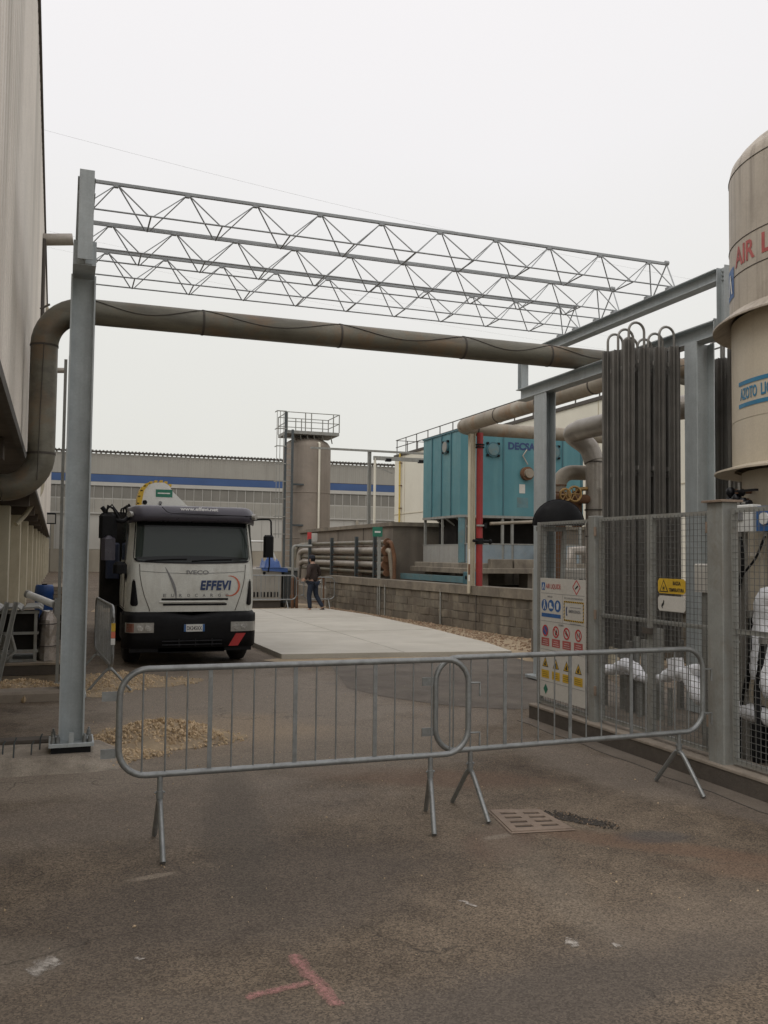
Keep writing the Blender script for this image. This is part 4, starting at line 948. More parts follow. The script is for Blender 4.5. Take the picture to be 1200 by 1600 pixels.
# ================================================================== COOLING TOWER
ctw = thing('cooling_tower', 'large teal box-shaped cooling tower on legs above a concrete plinth', 'cooling tower', (10.12, 22.0, 1.3))
X0, X1, Y0, Y1, ZB, ZTP = 10.12, 13.95, 22.0, 24.65, 2.86, 5.17
MB().box(X0, X1, Y0, Y1, ZB, ZTP).build('casing', TEAL, ctw)
MB().box(X0-.03, X1+.03, Y0-.03, Y1+.03, ZTP, ZTP+.045).build('roof_trim', TEALD, ctw)
MB().box(X0-.012, X1+.012, Y0-.012, Y1+.012, ZB-.07, ZB-.002).build('bottom_trim', GALVO, ctw)
for y in (22.62, 23.28, 23.98): MB().box(X0-.022, X0-.001, y-.022, y+.022, ZB, ZTP).build('panel_seam', TEALD, ctw)
for x in (11.42, 12.71, 13.3): MB().box(x-.018, x+.018, Y0-.018, Y0-.001, ZB, ZTP).build('panel_seam', TEALD, ctw)
MB().box(X1-.06, X1+.015, Y0-.015, Y0-.001, ZB, ZTP).build('corner_trim', TEALD, ctw)
def porthole(x, y, z, r, side):
    if side == 'f': a, b, c_ = (x, y-.001, z), (x, y-.05, z), (x, y-.07, z)
    else: a, b, c_ = (x-.001, y, z), (x-.05, y, z), (x-.07, y, z)
    o = MB().tube([a, b], r, 24).build('fan_cover', TEALD, ctw)
    MB().tube([b, c_], r*.78, 24).build('cover_plate', GALVO if side != 'f' else TEALS, o)
    for k in range(4):
        an = PI/4+k*PI/2
        if side == 'f': MB().box(x+r*1.12*math.cos(an)-.03, x+r*1.12*math.cos(an)+.03, y-.06, y-.002, z+r*1.12*math.sin(an)-.03, z+r*1.12*math.sin(an)+.03).build('clamp', BLK, o)
        else: MB().box(x-.06, x-.002, y+r*1.12*math.cos(an)-.03, y+r*1.12*math.cos(an)+.03, z+r*1.12*math.sin(an)-.03, z+r*1.12*math.sin(an)+.03).build('clamp', BLK, o)
porthole(11.09, Y0, 4.68, .21, 'f'); porthole(13.0, Y0, 4.70, .21, 'f'); porthole(X0, 22.95, 4.80, .19, 'l')
text('DECSA', .27, NAVY, ctw, (11.56, Y0-.004, 4.72), (1, 0, 0), (0, 0, 1), ext=.002, bold=.012, fit=.86)
MB().tube([(12.13, Y0, 4.05), (12.13, Y0-.12, 4.05)], .19, 16).build('flange', RUST, ctw)
MB().tube([(12.13, Y0-.12, 4.05), (12.13, Y0-.22, 4.05)], .13, 16).build('nozzle', LAGB, ctw)
MB().tube([(12.13, Y0-.1, 4.3), (12.0, Y0-.05, 4.55), (12.13, Y0-.05, 4.72)], .02, 8).build('lifting_eye', LAGG, ctw)
MB().box(11.92, 12.10, Y0-.006, Y0-.001, 3.5, 3.75).build('data_plate', WHT, ctw)
MB().box(11.85, 12.2, Y0-.004, Y0-.001, 3.1, 3.38).build('data_plate', TEALS, ctw)
for x in (X0+.06, 11.42, 11.72, 12.9, X1-.06):
    for y in (Y0+.04, Y1-.04):
        m_ = TEALS if x < 10.3 and y < 23 else GALVO
        w_ = .085 if m_ is TEALS else .035
        MB().box(x-w_, x+w_, y-.03, y+.03, 1.56, ZB-.075).build('leg', m_, ctw)
for y in (23.25,): MB().box(X0, X0+.05, y-.03, y+.03, 1.56, ZB-.075).build('leg', GALVO, ctw)
MB().box(X0+.17, X0+.2, Y0+.02, Y0+.06, 1.56, ZB-.075).build('leg', GALVO, ctw)
LGP = mat('basin_panel', (.33, .33, .31), .6, .1, .1, 3, dirt=(.22, .20, .16), dv=.5, ds=3, streak=(.2, .18, .15), sv=.4)
LGB = mat('basin_panel_blue', (.22, .27, .30), .6, .1, .15, 3, dirt=(.3, .3, .27), dv=.6, ds=2)
MB().box(X0-.005, X0+.02, Y0+.10, Y1-.05, 1.55, 2.03).build('basin_panel', LGP, ctw)
MB().box(X0-.01, X0+.025, Y0+.08, Y1-.03, 2.031, 2.06).build('basin_rim', GALVO, ctw)
for x0, x1 in ((10.3, 11.38), (11.46, 11.68), (11.76, 12.86), (12.94, X1-.1)):
    MB().box(x0, x1, Y0-.005, Y0+.02, 1.55, 2.05).build('basin_panel', LGB, ctw)
MB().box(10.25, X1, Y0-.012, Y0+.03, 2.056, 2.09).build('basin_rim', GALVO, ctw)
MB().box(X0+.3, X1-.1, Y0+.9, Y1-.5, 1.57, 2.80).build('fill_pack', DARKV, ctw)
for k in range(3): MB().strut((X0+.02, Y0+.3+k*.7, 2.78), (X0+.45, Y0+.35+k*.7, 2.5), .06, .03).build('louvre', GALVO, ctw)
MB().tube([(12.4, 21.8, 1.78), (13.0, 21.8, 1.78)], .17, 14).build('motor', GALVO, ctw)
MB().tube([(10.9, 21.75, 2.62), (13.8, 21.75, 2.80)], .045, 8).build('spray_pipe', LAGB, ctw)
ply = thing('tower_plinth', 'cracked concrete plinth and slab carrying the teal cooling tower', 'plinth', (10, 21.5, .86))
MB().bbox(9.85, 14.6, 21.35, 25.0, 1.28, 1.42, .02).build('slab', COPE, ply)
for x in (10.2, 12.0, 13.9):
    for y in (21.9, 24.4): MB().box(x, x+.6, y-.25, y+.25, .86, 1.28).build('pier', BUNK, ply)
MB().bbox(9.95, 14.4, 21.6, 24.9, 1.42, 1.55, .02).build('sill', CONC, ply)
for x0, x1 in ((10.75, 11.4), (11.45, 12.3), (12.35, 13.3)): MB().bbox(x0, x1, 21.38, 21.6, 1.42, 1.66, .015).build('kerb_stone', COPE, ply)
tp_ = thing('teal_beam', 'teal painted steel beam lying on the wall top with a grey box at its end', 'beam', (9.6, 21, 1.04))
MB().strut((9.45, 24.6, 1.13), (9.62, 20.6, 1.13), .12, .16).build('beam_body', TEALS, tp_)
MB().bbox(9.5, 9.82, 20.1, 20.45, 1.04, 1.34, .01).build('end_box', TEALD, tp_)
MB().tube([(9.485, 20.27, 1.2), (9.498, 20.27, 1.2)], .05, 10).build('knob', BLK, tp_)
rp_ = thing('red_standpipe', 'vertical red water pipe with black valves in front of the teal cooling tower', 'pipe', (9.24, 19, .86))
MB().cyl(9.24, 19.0, .86, 4.66, .078, 16).build('pipe_run', RED, rp_)
for z in (4.3, 4.36): MB().cyl(9.24, 19, z, z+.03, .11, 14).build('flange', BLK, rp_)
MB().cyl(9.24, 19, 2.02, 2.16, .10, 12).build('clamp', BLK, rp_)
MB().tube([(9.05, 18.95, 2.10), (9.5, 18.95, 2.08)], .035, 8).build('valve_branch', BLK, rp_); MB().tube([(9.48, 18.95, 2.08), (9.52, 18.95, 2.08)], .06, 10).build('valve_cap', BLK, rp_)
MB().box(9.14, 9.38, 18.9, 18.96, 2.44, 2.48).build('bracket', GALVO, rp_); MB().box(9.32, 9.38, 18.88, 18.98, 2.40, 2.52).build('bracket_clip', BLK, rp_)
cp_ = thing('cream_post', 'cream painted steel post with a marker strip beside the red standpipe', 'post', (9.04, 19, .86))
MB().hbeam((9.07, 19.08, .86), (9.07, 19.08, 4.64), .12, .14, .012, (1, 0, 0)).build('post', CREAM, cp_)
MB().box(8.985, 9.0, 19.0, 19.05, 1.15, 1.9).build('marker_strip', WHTP, cp_); MB().box(8.982, 8.998, 18.99, 19.06, 1.3, 1.55).build('marker_band', RUST, cp_)

# ================================================================== PIPES AND DRUM BEHIND THE LEFT FENCE PANEL
gp = thing('grey_pipe_drop', 'thick grey clad pipe coming from the right and dropping vertically behind the fence', 'pipe', (7.5, 11.6, 0))
MB().tube(bend([(8.2, 8.9, 3.66), (7.32, 9.2, 3.66), (7.28, 11.55, 3.66)], .3, 6), .155, 20).build('pipe_run', LAGG, gp)
MB().tube(bend([(7.28, 11.5, 3.66), (7.24, 11.74, 3.62), (7.52, 11.66, 3.42), (7.56, 11.6, 3.2)], .1, 6), .15, 20).build('elbow', LAGG, gp)
MB().tube([(7.56, 11.6, 3.25), (7.56, 11.6, 0)], .125, 20).build('pipe_run', LAGG, gp)
for z in (3.18, 2.45, 2.05): MB().cyl(7.56, 11.6, z, z+.02, .14, 20).build('joint_band', SEAM, gp)
MB().tube([(7.70, 11.35, 3.2), (7.70, 11.35, 2.8)], .04, 8).build('vent_pipe', RUST, gp)
MB().cyl(7.72, 11.35, 0, 2.78, .085, 16).build('side_pipe', CREAM, gp)
for z in (2.76, 2.30): MB().cyl(7.72, 11.35, z, z+.03, .105, 16).build('flange', SEAM, gp)
gp2 = thing('brown_elbow_pipe', 'brown lagged pipe elbow with brass handwheel valves above the black drum', 'pipe', (7.1, 11.7, 0))
MB().tube(bend([(7.75, 11.9, 3.05), (7.12, 11.9, 3.05), (7.12, 11.9, 2.65)], .3, 8), .115, 18).build('elbow', LAGB, gp2)
MB().tube([(7.12, 11.9, 2.68), (7.12, 11.9, 0)], .11, 16).build('pipe_run', RUST, gp2)
for z in (2.62, 2.72, 2.83): MB().cyl(7.12, 11.9, z, z+.015, .13, 16).build('joint_band', RUST, gp2)
MB().tube([(6.85, 11.6, 2.62), (7.6, 11.6, 2.62)], .07, 12).build('valve_body', RUST, gp2)
MB().tube([(7.36, 11.75, 2.75), (7.36, 11.75, 2.2)], .075, 12).build('pipe_run', RUST, gp2)
MB().tube([(7.25, 11.6, 2.76), (7.6, 11.6, 2.80)], .03, 8).build('valve_stem', BRASS, gp2)
for x, y, z, r in ((7.13, 11.45, 2.68, .11), (6.97, 11.45, 2.66, .09), (6.74, 11.5, 2.72, .08)):
    w_ = MB().tube([(x+r*math.cos(a*PI/8), y, z+r*math.sin(a*PI/8)) for a in range(16)], .018, 8, closed=True).build('handwheel', BRASS, gp2)
    for a in range(3): MB().tube([(x-r*math.cos(a*PI/3), y, z-r*math.sin(a*PI/3)), (x+r*math.cos(a*PI/3), y, z+r*math.sin(a*PI/3))], .009, 6).build('spoke', BRASS, w_)
    MB().tube([(x, y, z), (x, y+.14, z)], .014, 6).build('spindle', BLK, w_)
dr = thing('black_hood', 'matte black half-round domed hood rising above the left fence panel', 'hood', (6.35, 10.6, 0))
dM = Matrix.Translation((6.36, 10.62, 2.18)) @ Matrix.Rotation(R(-28), 4, 'Z') @ Matrix.Rotation(R(90), 4, 'X')
dm_ = MB().lathe([(0, .10), (.12, .095), (.24, .07), (.31, .03), (.34, .0), (.345, -.02), (.345, -.30), (.30, -.32), (0, -.33)], 0, 0, 28, 0, PI)
dm_.add([(.345, 0, -.02), (-.345, 0, -.02), (-.345, 0, -.30), (.345, 0, -.30)], [(0, 1, 2, 3)]); dm_.xf(dM).build('hood_shell', BLK, dr)
MB().tube([(.348*math.cos(a*PI/16), .348*math.sin(a*PI/16), -.03) for a in range(17)], .010, 6).xf(dM).build('rim_bead', BLK, dr)
for x in (6.22, 6.53): MB().strut((x, 10.9-.0, .09), (x, 10.75, 2.10), .05).build('stand_leg', GALVO, dr)
MB().box(6.2, 6.55, 10.74, 10.95, 2.10, 2.16).build('cradle', GALVO, dr)
pu = thing('pump_skid', 'grey pump cabinet with dark slatted vents seen through the left fence panel', 'pump', (8.1, 13.2, 0))
MB().bbox(7.62, 8.7, 12.9, 13.6, .5, 1.55, .02).build('housing', GREYB, pu)
for k in range(9): MB().box(7.68+k*.11, 7.74+k*.11, 12.885, 12.899, 1.02, 1.38).build('vent_slat', BLK, pu)
MB().bbox(7.6, 8.75, 12.8, 13.6, 0, .5, .02).build('base', BUNK, pu)
MB().tube([(8.1, 13.1, 1.5), (8.1, 13.1, 1.85), (8.5, 13.1, 1.85)], .09, 12).build('pump_pipe', LAGG, pu)
MB().tube([(7.66, 12.8, .9), (7.66, 12.8, 1.45)], .03, 8).build('white_pipe', WHTP, pu)

# ================================================================== SILO WITH LADDER, MASTS, FAR HALLS
si = thing('silo', 'tall brown cylindrical silo with caged ladder and railed platform on top', 'silo', (13.2, 50, 0))
MB().lathe([(1.38, 0), (1.38, 7.85), (1.33, 8.0), (1.2, 8.18), (.9, 8.36), (.5, 8.48), (0, 8.52)], 13.2, 50, 48).build('shell', SILO, si)
for z in (2.6, 5.2): MB().lathe([(1.385, z), (1.395, z+.01), (1.395, z+.05), (1.385, z+.06)], 13.2, 50, 48).build('hoop', SILO, si)
MB().tube(bend([(13.55, 49.1, 8.1), (13.55, 48.55, 8.05), (13.55, 48.55, 2.9)], .12, 4), .06, 10).build('white_pipe', CREAMP, si)
PF = MB(); PF.box(11.7, 14.75, 48.7, 51.0, 8.52, 8.70); PF.build('platform', GALVO, si)
rl = MB()
for x in (11.7, 12.75, 13.1, 14.4, 14.75):
    for y in (48.72, 50.98): rl.box(x-.025, x+.025, y-.025, y+.025, 8.7, 9.75)
for y in (48.72, 50.98):
    for z in (9.2, 9.73): rl.box(11.7, 14.75, y-.02, y+.02, z-.02, z+.02)
for x in (11.72, 14.73):
    for z in (9.2, 9.73): rl.box(x-.02, x+.02, 48.74, 50.96, z-.02, z+.02)
rl.build('railing', GALVO, si)
for x in (11.55, 11.95): MB().box(x-.06, x+.06, 48.4, 48.52, 0, 8.7 if x > 11.8 else 9.7).build('ladder_column', DSTEEL, si)
for x in (12.1, 12.5, 12.9, 13.3, 13.8, 14.3): MB().strut((x, 48.9, 8.5), (x+.15, 49.1, 8.1), .05).build('platform_strut', GALVO, si)
cg = MB()
for x in (11.02, 11.2, 11.4): cg.box(x-.015, x+.015, 48.3, 48.33, 2.6, 9.7)
for k in range(8):
    z = 2.8+k*.98; cg.box(11.0, 11.55, 48.28, 48.34, z, z+.05); cg.box(11.0, 11.03, 48.3, 48.8, z, z+.05)
cg.build('ladder_cage', GALVO, si)
ru = MB()
for k in range(28): ru.box(11.61, 11.89, 48.44, 48.48, .4+k*.3, .44+k*.3)
ru.build('ladder', GALVO, si)
for z in (5.6, 3.3): MB().box(12.0, 12.7, 48.7, 48.8, z, z+.1).build('bracket', DSTEEL, si)
ms = thing('pipe_bridge_mast', 'dark grey steel mast carrying a thin pipe bridge between silo and cooling tower', 'mast', (11.92, 35, 0))
MB().hbeam((11.93, 35, 0), (11.93, 35, 6.03), .13, .13, .012, (1, 0, 0)).build('post', GALVO, ms)
MB().box(9.4, 14.5, 34.95, 35.05, 6.03, 6.11).build('bridge_beam', GALVO, ms)
ms2 = thing('white_mast', 'white steel mast with a horizontal arm reaching towards the cooling tower', 'mast', (12.1, 34.5, 0))
MB().cyl(11.93, 34.3, 0, 5.7, .055, 10).build('post', CREAMP, ms2)
MB().box(11.87, 14.1, 34.25, 34.35, 5.62, 5.78).build('arm', GALVO, ms2)
for x in (12.5, 13.95): MB().bbox(x-.1, x+.12, 34.2, 34.4, 5.58, 5.70, .01).build('lamp', BLK, ms2)
MB().strut((11.96, 34.3, 5.35), (12.7, 34.3, 5.1), .03).build('brace', GALVO, ms2)

fb = thing('far_hall', 'long grey hall with blue stripe and window band closing the end of the yard', 'building', (0, 80, 0))
FBW = mat('far_hall_cladding', (.35, .335, .295), .7, 0, .06, .3, dirt=(.29, .27, .24), dv=.5, ds=.2, streak=(.27, .25, .22), sv=.4, ss=(2.5, 1, .08), bump=0)
FBL = mat('far_hall_panel', (.47, .46, .42), .7, 0, .05, .3, dirt=(.41, .39, .35), dv=.4, ds=.2, streak=(.38, .36, .32), sv=.3, ss=(1.2, 1, .08), bump=0)
FBT = mat('far_hall_plinth', (.36, .325, .26), .85, 0, .08, .5, dirt=(.26, .23, .18), dv=.5, ds=.3, streak=(.22, .19, .15), sv=.5, ss=(1, 1, .15), bump=0)
MB().box(-30, 40, 80.3, 120, 0, 10.2).build('hall_body', FBW, fb)
rib = MB(); n_ = 0
for i in range(175):
    x = -30+i*.4; rib.box(x, x+.16, 80.27, 80.29, 8.42, 10.28)
o = rib.build('upper_cladding', FBW, fb)
MB().box(-30, 40, 80.2, 80.32, 8.40, 8.44).build('flashing', SEAM, fb)
MB().box(-30.1, 40.1, 80.1, 80.5, 10.30, 10.42).build('roof_edge', SEAM, fb)
ed = MB()
for i in range(232): ed.box(-30+i*.3, -30+i*.3+.14, 80.05, 80.45, 10.42, 10.49)
ed.build('roof_corrugation', GALVO, fb)
MB().box(-30, 40, 80.15, 80.29, 7.76, 8.39).build('blue_stripe', BLUEH, fb)
MB().box(-30, 40, 80.12, 80.29, 7.42, 7.74).build('window_head', FBL, fb)
wme = MB().box(0, .70, 0, .03, 0, .98).mesh('window_pane', PANE); wme2 = MB().box(0, .70, 0, .03, 0, 1.12).mesh('window_pane', PANEL_); mme = MB().box(0, .05, -.04, .06, 0, 2.3).mesh('mullion', FBL)
for i in range(56):
    x = -3+i*.77
    link('window_pane', wme, fb, Matrix.Translation((x+.03, .2, 6.36))); link('window_pane', wme2, fb, Matrix.Translation((x+.03, .2, 5.14)))
    link('mullion', mme, fb, Matrix.Translation((x-.035, .2, 5.12)))
MB().box(-30, 40, 80.19, 80.28, 6.26, 6.355).build('transom', FBL, fb)
MB().box(-30, 40, 80.08, 80.29, 4.98, 5.12).build('window_sill', FBL, fb)
pn = MB().box(0, 1.94, 0, .06, 0, 3.0).mesh('wall_panel', FBL)
for i in range(36): link('wall_panel', pn, fb, Matrix.Translation((-30+i*1.96, .22, 1.95)))
MB().box(-30, 40, 80.1, 80.29, 0, 1.92).build('plinth_wall', FBT, fb)
for x in (-1.0, 3.2, 8, 14, 20, 26): MB().box(x, x+.25, 80.0, 80.09, 0, 4.95).build('buttress', FBT, fb)

ch = thing('cream_hall', 'tall cream hall with roof railing and yellow gas pipe behind the teal cooling tower', 'building', (22.4, 30, 0))
MB().box(22.4, 48, 12, 60, 0, 8.75).build('wall', CREAMP, ch)
MB().box(22.33, 48, 11.9, 60.1, 8.75, 8.92).build('roof_trim', SEAM, ch)
MB().box(22.37, 22.399, 12, 60, 4.6, 4.64).build('panel_joint', CREAM, ch)
for y in range(14, 60, 4): MB().box(22.38, 22.399, y-.02, y+.02, 0, 8.75).build('panel_joint', CREAM, ch)
ra = MB()
for k in range(24): ra.box(22.45, 22.5, 12+k*2, 12.05+k*2, 8.92, 10.0)
for z in (9.45, 9.97): ra.box(22.45, 22.5, 12, 60, z, z+.045)
for k in range(4): ra.box(22.5+k*.8, 22.55+k*.8, 59.9, 59.95, 8.92, 10.0)
ra.box(22.5, 26, 59.9, 59.95, 9.97, 10.01); ra.build('roof_railing', SEAM, ch)
MB().tube([(22.25, 58.6, 0), (22.25, 58.6, 9.0)], .07, 8).build('gas_pipe', YELP, ch)
for z in (3.5, 5.0, 6.6, 8.2): MB().box(22.2, 22.4, 58.5, 58.7, z, z+.06).build('pipe_clip', RUST, ch)
for k in range(2): MB().strut((22.2, 52.5-k*4, 3.0), (22.2, 49.0-k*4, 4.8), .05).build('stair_rail', GALVO, ch)

# overhead cables
for k, (a, b, lab) in enumerate((((-6, 26, 14.1), (40, 27, 12.2), 'faint overhead cable crossing the sky high above the lattice trusses'),
                       ((-3, 40, 15.6), (50, 42, 14.2), 'upper of two thin cables passing behind the lattice trusses'),
                       ((-3, 40, 14.9), (50, 42, 13.4), 'lower of two thin cables passing behind the lattice trusses'))):
    a, b = Vector(a), Vector(b); pts = [a.lerp(b, t/24)-Vector((0, 0, 1.0*4*(t/24)*(1-t/24))) for t in range(25)]
    w_ = MB().tube(pts, .0024, 5).build('overhead_cable', GALVO); tag(w_, lab, 'cable')

# ================================================================== YARD CLUTTER AT THE FAR END
ge = thing('generator', 'light grey generator cabinet at the end of the yard under a blue cover', 'generator', (6.2, 28.4, 0))
MB().bbox(5.5, 6.62, 28.0, 29.2, .24, 1.27, .03).build('housing', GREYB, ge)
for k in range(9): MB().box(5.6+k*.11, 5.65+k*.11, 27.985, 27.999, .36, .52).build('vent_slat', BLK, ge)
MB().tube([(6.05, 27.98, 1.12), (6.05, 27.995, 1.12)], .05, 10).build('emblem', BLK, ge)
MB().box(5.55, 6.6, 28.05, 29.1, .0, .24).build('skid', SEAM, ge)
bt = thing('blue_cover', 'crumpled blue plastic cover lying on the grey generator', 'cover', (6.3, 28.3, 1.27))
random.seed(5)
m_ = MB(); nx = 10; ny = 6
gr = [[(5.95+.85*i/nx, 27.95+.9*j/ny, 1.275+(.32 if .15 < i/nx < .8 and .1 < j/ny < .9 else .02)*random.uniform(.55, 1.1)) for j in range(ny+1)] for i in range(nx+1)]
vs = [p for r0_ in gr for p in r0_]; m_.add(vs, [(i*(ny+1)+j, (i+1)*(ny+1)+j, (i+1)*(ny+1)+j+1, i*(ny+1)+j+1) for i in range(nx) for j in range(ny)], True)
m_.add([(5.95, 27.95, 1.27), (6.8, 27.95, 1.27), (6.8, 27.93, 1.15), (5.98, 27.93, 1.2)], [(0, 1, 2, 3)]); m_.build('cover_sheet', BLUEB, bt)
MB().box(5.95, 6.8, 27.96, 28.8, 1.271, 1.28).build('cover_base', BLUEB, bt)
dk = thing('dark_cabinet', 'dark blue-grey cabinet between the generator and the bollards', 'cabinet', (6.9, 28.6, 0))
MB().bbox(6.72, 7.2, 28.2, 29.2, .15, 1.2, .02).build('housing', DSTEEL, dk); MB().box(6.71, 7.21, 28.15, 29.2, 1.2, 1.28).build('lid', GALVO, dk); MB().box(6.75, 7.15, 28.25, 29.1, 0, .15).build('skid', SEAM, dk)
for k in range(5): MB().box(6.78+k*.08, 6.80+k*.08, 28.185, 28.199, .3, .85).build('vent_slat', SEAM, dk)
ww = thing('white_a_frame', 'white tubular A-shaped stand behind the blue cover', 'stand', (6.2, 30, 0))
for a, b in (((5.65, 30, 1.2), (5.98, 30, 2.15)), ((7.0, 30, 1.2), (6.62, 30, 2.15)), ((5.98, 30, 2.15), (6.62, 30, 2.15)), ((5.65, 30, 1.2), (5.5, 30, 0)), ((7.0, 30, 1.2), (7.1, 30, 0))): MB().tube([a, b], .035, 8).build('tube', WHTP, ww)

# ================================================================== STACKED MATERIAL ON THE LEFT
pa = thing('timber_pallet', 'dark weathered timber pallet on the ground beside the left hall', 'pallet', (-.45, 13.4, 0))
for k in range(6): MB().bbox(-1.0, .02, 12.85+k*.2, 12.98+k*.2, .22, .25, .004).build('plank', WOOD, pa)
for y in (12.86, 13.35, 13.85): MB().box(-1.0, .02, y, y+.1, .09, .215).build('bearer', KERBM, pa)
for y in (12.87, 13.87): MB().box(-1.0, .02, y, y+.12, .0, .085).build('bottom_board', WOOD, pa)
cr_ = thing('steel_crate', 'dark open steel crate topped with grey ribbed sheets, standing on the pallet', 'crate', (-.55, 13.4, .25))
MB().box(-.95, -.30, 13.05, 13.8, .40, .90).build('dark_panel', DARKV, cr_)
for x in (-.95, -.62, -.32): MB().box(x-.02, x+.02, 12.98, 13.03, .25, .94).build('upright', GALVO, cr_)
for z in (.38, .62, .90): MB().box(-.98, -.28, 12.975, 13.02, z, z+.035).build('rail', GALVO, cr_)
MB().box(-.96, -.3, 13.0, 13.8, .25, .285).build('floor_panel', GALVO, cr_)
for k in range(3):
    x = -1.02+k*.265; MB().prism([(x, .955), (x+.03, .99), (x+.20, 1.0), (x+.25, .965), (x+.255, .94), (x+.20, .975), (x+.03, .965), (x, .935)], 'y', 12.93, 13.9).build('ribbed_sheet', LGP, cr_)
MB().tube([(-.78, 12.9, .45), (-.66, 12.85, .62)], .05, 10).tube([(-.62, 12.85, .62), (-.56, 12.85, .42), (-.7, 12.84, .28)], .025, 8).build('chute', GALVO, cr_)
pf = thing('wrapped_bundle', 'bundle wrapped in dull clear plastic at the right end of the pallet', 'bundle', (-.15, 13.4, .25))
random.seed(3)
m_ = MB(); rings = []
for k in range(7):
    z = .25+k*.11; s_ = 1-.04*k-(0 if k < 6 else .25)
    for a in range(14):
        an = 2*PI*a/14; rings.append((-.17+.15*s_*math.cos(an)*random.uniform(.88, 1.1), 13.4+.38*s_*math.sin(an)*random.uniform(.92, 1.06), z+random.uniform(-.01, .01)))
m_.add(rings, [(k*14+a, k*14+(a+1) % 14, (k+1)*14+(a+1) % 14, (k+1)*14+a) for k in range(6) for a in range(14)]+[tuple(range(84, 98))]); m_.build('plastic_wrap', PLAS, pf)
for z in (.45, .75): MB().tube([(-.17+.165*math.cos(a*PI/8), 13.4+.40*math.sin(a*PI/8), z) for a in range(16)], .008, 5, closed=True).build('strap', SEAM, pf)
lb = thing('leaning_beam', 'pair of grey steel channels leaning against the steel crate', 'beam', (-.75, 12.8, 0))
for dx in (0, .11): MB().hbeam((-.86+dx, 12.55, 0.01), (-.68+dx, 12.90, 1.06), .07, .06, .01, (1, 0, 0)).build('channel', GALVO, lb)
wt = thing('white_tube', 'fat white plastic tube lying on top of the wrapped bundle', 'tube', (-.3, 13.6, 1.0))
MB().tube([(-.46, 13.75, 1.13), (-.10, 13.35, 1.0)], .05, 14).build('tube_run', WHTP, wt); MB().tube([(-.47, 13.76, 1.133), (-.44, 13.73, 1.124)], .056, 14).build('tube_rim', GALVO, wt)
bd = thing('blue_drum', 'blue plastic drum standing behind the stacked sheets', 'drum', (-.32, 18.6, 0))
MB().lathe([(0, 0), (.16, 0), (.17, .03), (.17, .4), (.18, .42), (.17, .45), (.17, .9), (.18, .93), (.165, 1.06), (.15, 1.09), (0, 1.08)], -.32, 18.6, 24).build('drum_shell', BLUEB, bd)
MB().cyl(-.32, 18.6, 1.08, 1.11, .05, 12).build('cap', BLK, bd)
ps = thing('plank_stack', 'stack of reddish planks beside the blue drum behind the left column', 'planks', (-.05, 19, 0))
for k in range(7): MB().box(-.18, .10+.01*(k % 3), 18.6, 20.4, .5+k*.08, .572+k*.08).build('plank', WOOD, ps)
for y in (18.8, 20): MB().box(-.16, .1, y, y+.1, 0, .498).build('bearer', KERBM, ps)
gb = thing('green_board', 'dark greenish board leaning beside the left column', 'board', (-.07, 13.8, 0))
MB().box(-.085, -.055, 13.3, 14.3, 0, 1.05).build('board_sheet', DARKV, gb); MB().box(-.09, -.05, 13.28, 13.33, 0, 1.08).build('edge_batten', GALVO, gb)

# rubble heaps
def heap(cx, cy, rx, ry, h):
    def f():
        a = random.random()*2*PI; q = math.sqrt(random.random())*(1+random.random()*.15)
        return cx+rx*q*math.cos(a), cy+ry*q*math.sin(a), .004+h*max(0, 1-q*q)**1.1*random.uniform(.95, 1.25)
    return f
def mound(mb, cx, cy, rx, ry, h, n=26):
    vs = [(cx, cy, h)]; fs = []
    for k in range(1, 6):
        q = k/5
        for a in range(n):
            an = 2*PI*a/n; j = 1+.14*math.sin(3*an+cx)+random.uniform(-.05, .05)
            vs.append((cx+rx*q*j*math.cos(an), cy+ry*q*j*math.sin(an), .004+h*(1-q*q)**1.2*random.uniform(.85, 1.1)))
    for a in range(n): fs.append((0, 1+a, 1+(a+1) % n))
    for k in range(4):
        for a in range(n): fs.append((1+k*n+a, 1+(k+1)*n+a, 1+(k+1)*n+(a+1) % n, 1+k*n+(a+1) % n))
    return mb.add(vs, fs, True)
random.seed(21)
for nm, lab, parts, ns in (
    ('rubble_heap', 'heap of sandy broken stone just behind the left crowd barrier', ((.92, 8.75, .58, .60, .12), (1.15, 8.5, .5, .35, .06), (.40, 8.02, .50, .24, .03), (.2, 7.7, .35, .14, .015)), (1150, 350, 420, 160)),
    ('rubble_strip', 'strip of sandy broken stone beside the pallet left of the column', ((-.45, 11.9, .62, .55, .13), (-.3, 11.6, .55, .4, .06)), (900, 250)),
    ('rubble_patch', 'thin scatter of sandy stone on the ground in front of the truck', ((.75, 12.6, .55, .9, .05), (1.3, 12.4, .5, .5, .02), (.5, 11.8, .35, .5, .04)), (600, 120, 200))):
    b_ = MB()
    for p_ in parts: mound(b_, *p_)
    o = b_.build(nm+'_sand', BARE); tag(o, 'sandy base of the '+lab.replace('heap', 'pile').replace('strip', 'band').replace('thin scatter', 'scatter'), None, None, 'stuff')
    all_ = []
    fns = [heap(*p_) for p_ in parts]
    def samp():
        r0 = random.random()*sum(ns); acc = 0
        for f_, n0 in zip(fns, ns):
            acc += n0
            if r0 <= acc: return f_()
        return fns[-1]()
    tag(stones(nm, STONE, int(sum(ns)*1.7), samp, .005, .028, flat=.65), lab, None, None, 'stuff')
o = stones('stone_lump', STONE, 1, lambda: (-.38, 11.15, .03), .085, .09, flat=.45); tag(o, 'single large rubble lump in front of the sandy strip left of the column', 'stone')
random.seed(77)
def grit():
    y = 2.6+random.random()**.8*9; x = random.uniform(-.6, 4.7) if y < 5 else random.uniform(.3, 4.7); return x, y, .002
tag(stones('loose_grit', STONE, 420, grit, .003, .010), 'tiny stones scattered over the asphalt', None, None, 'stuff')

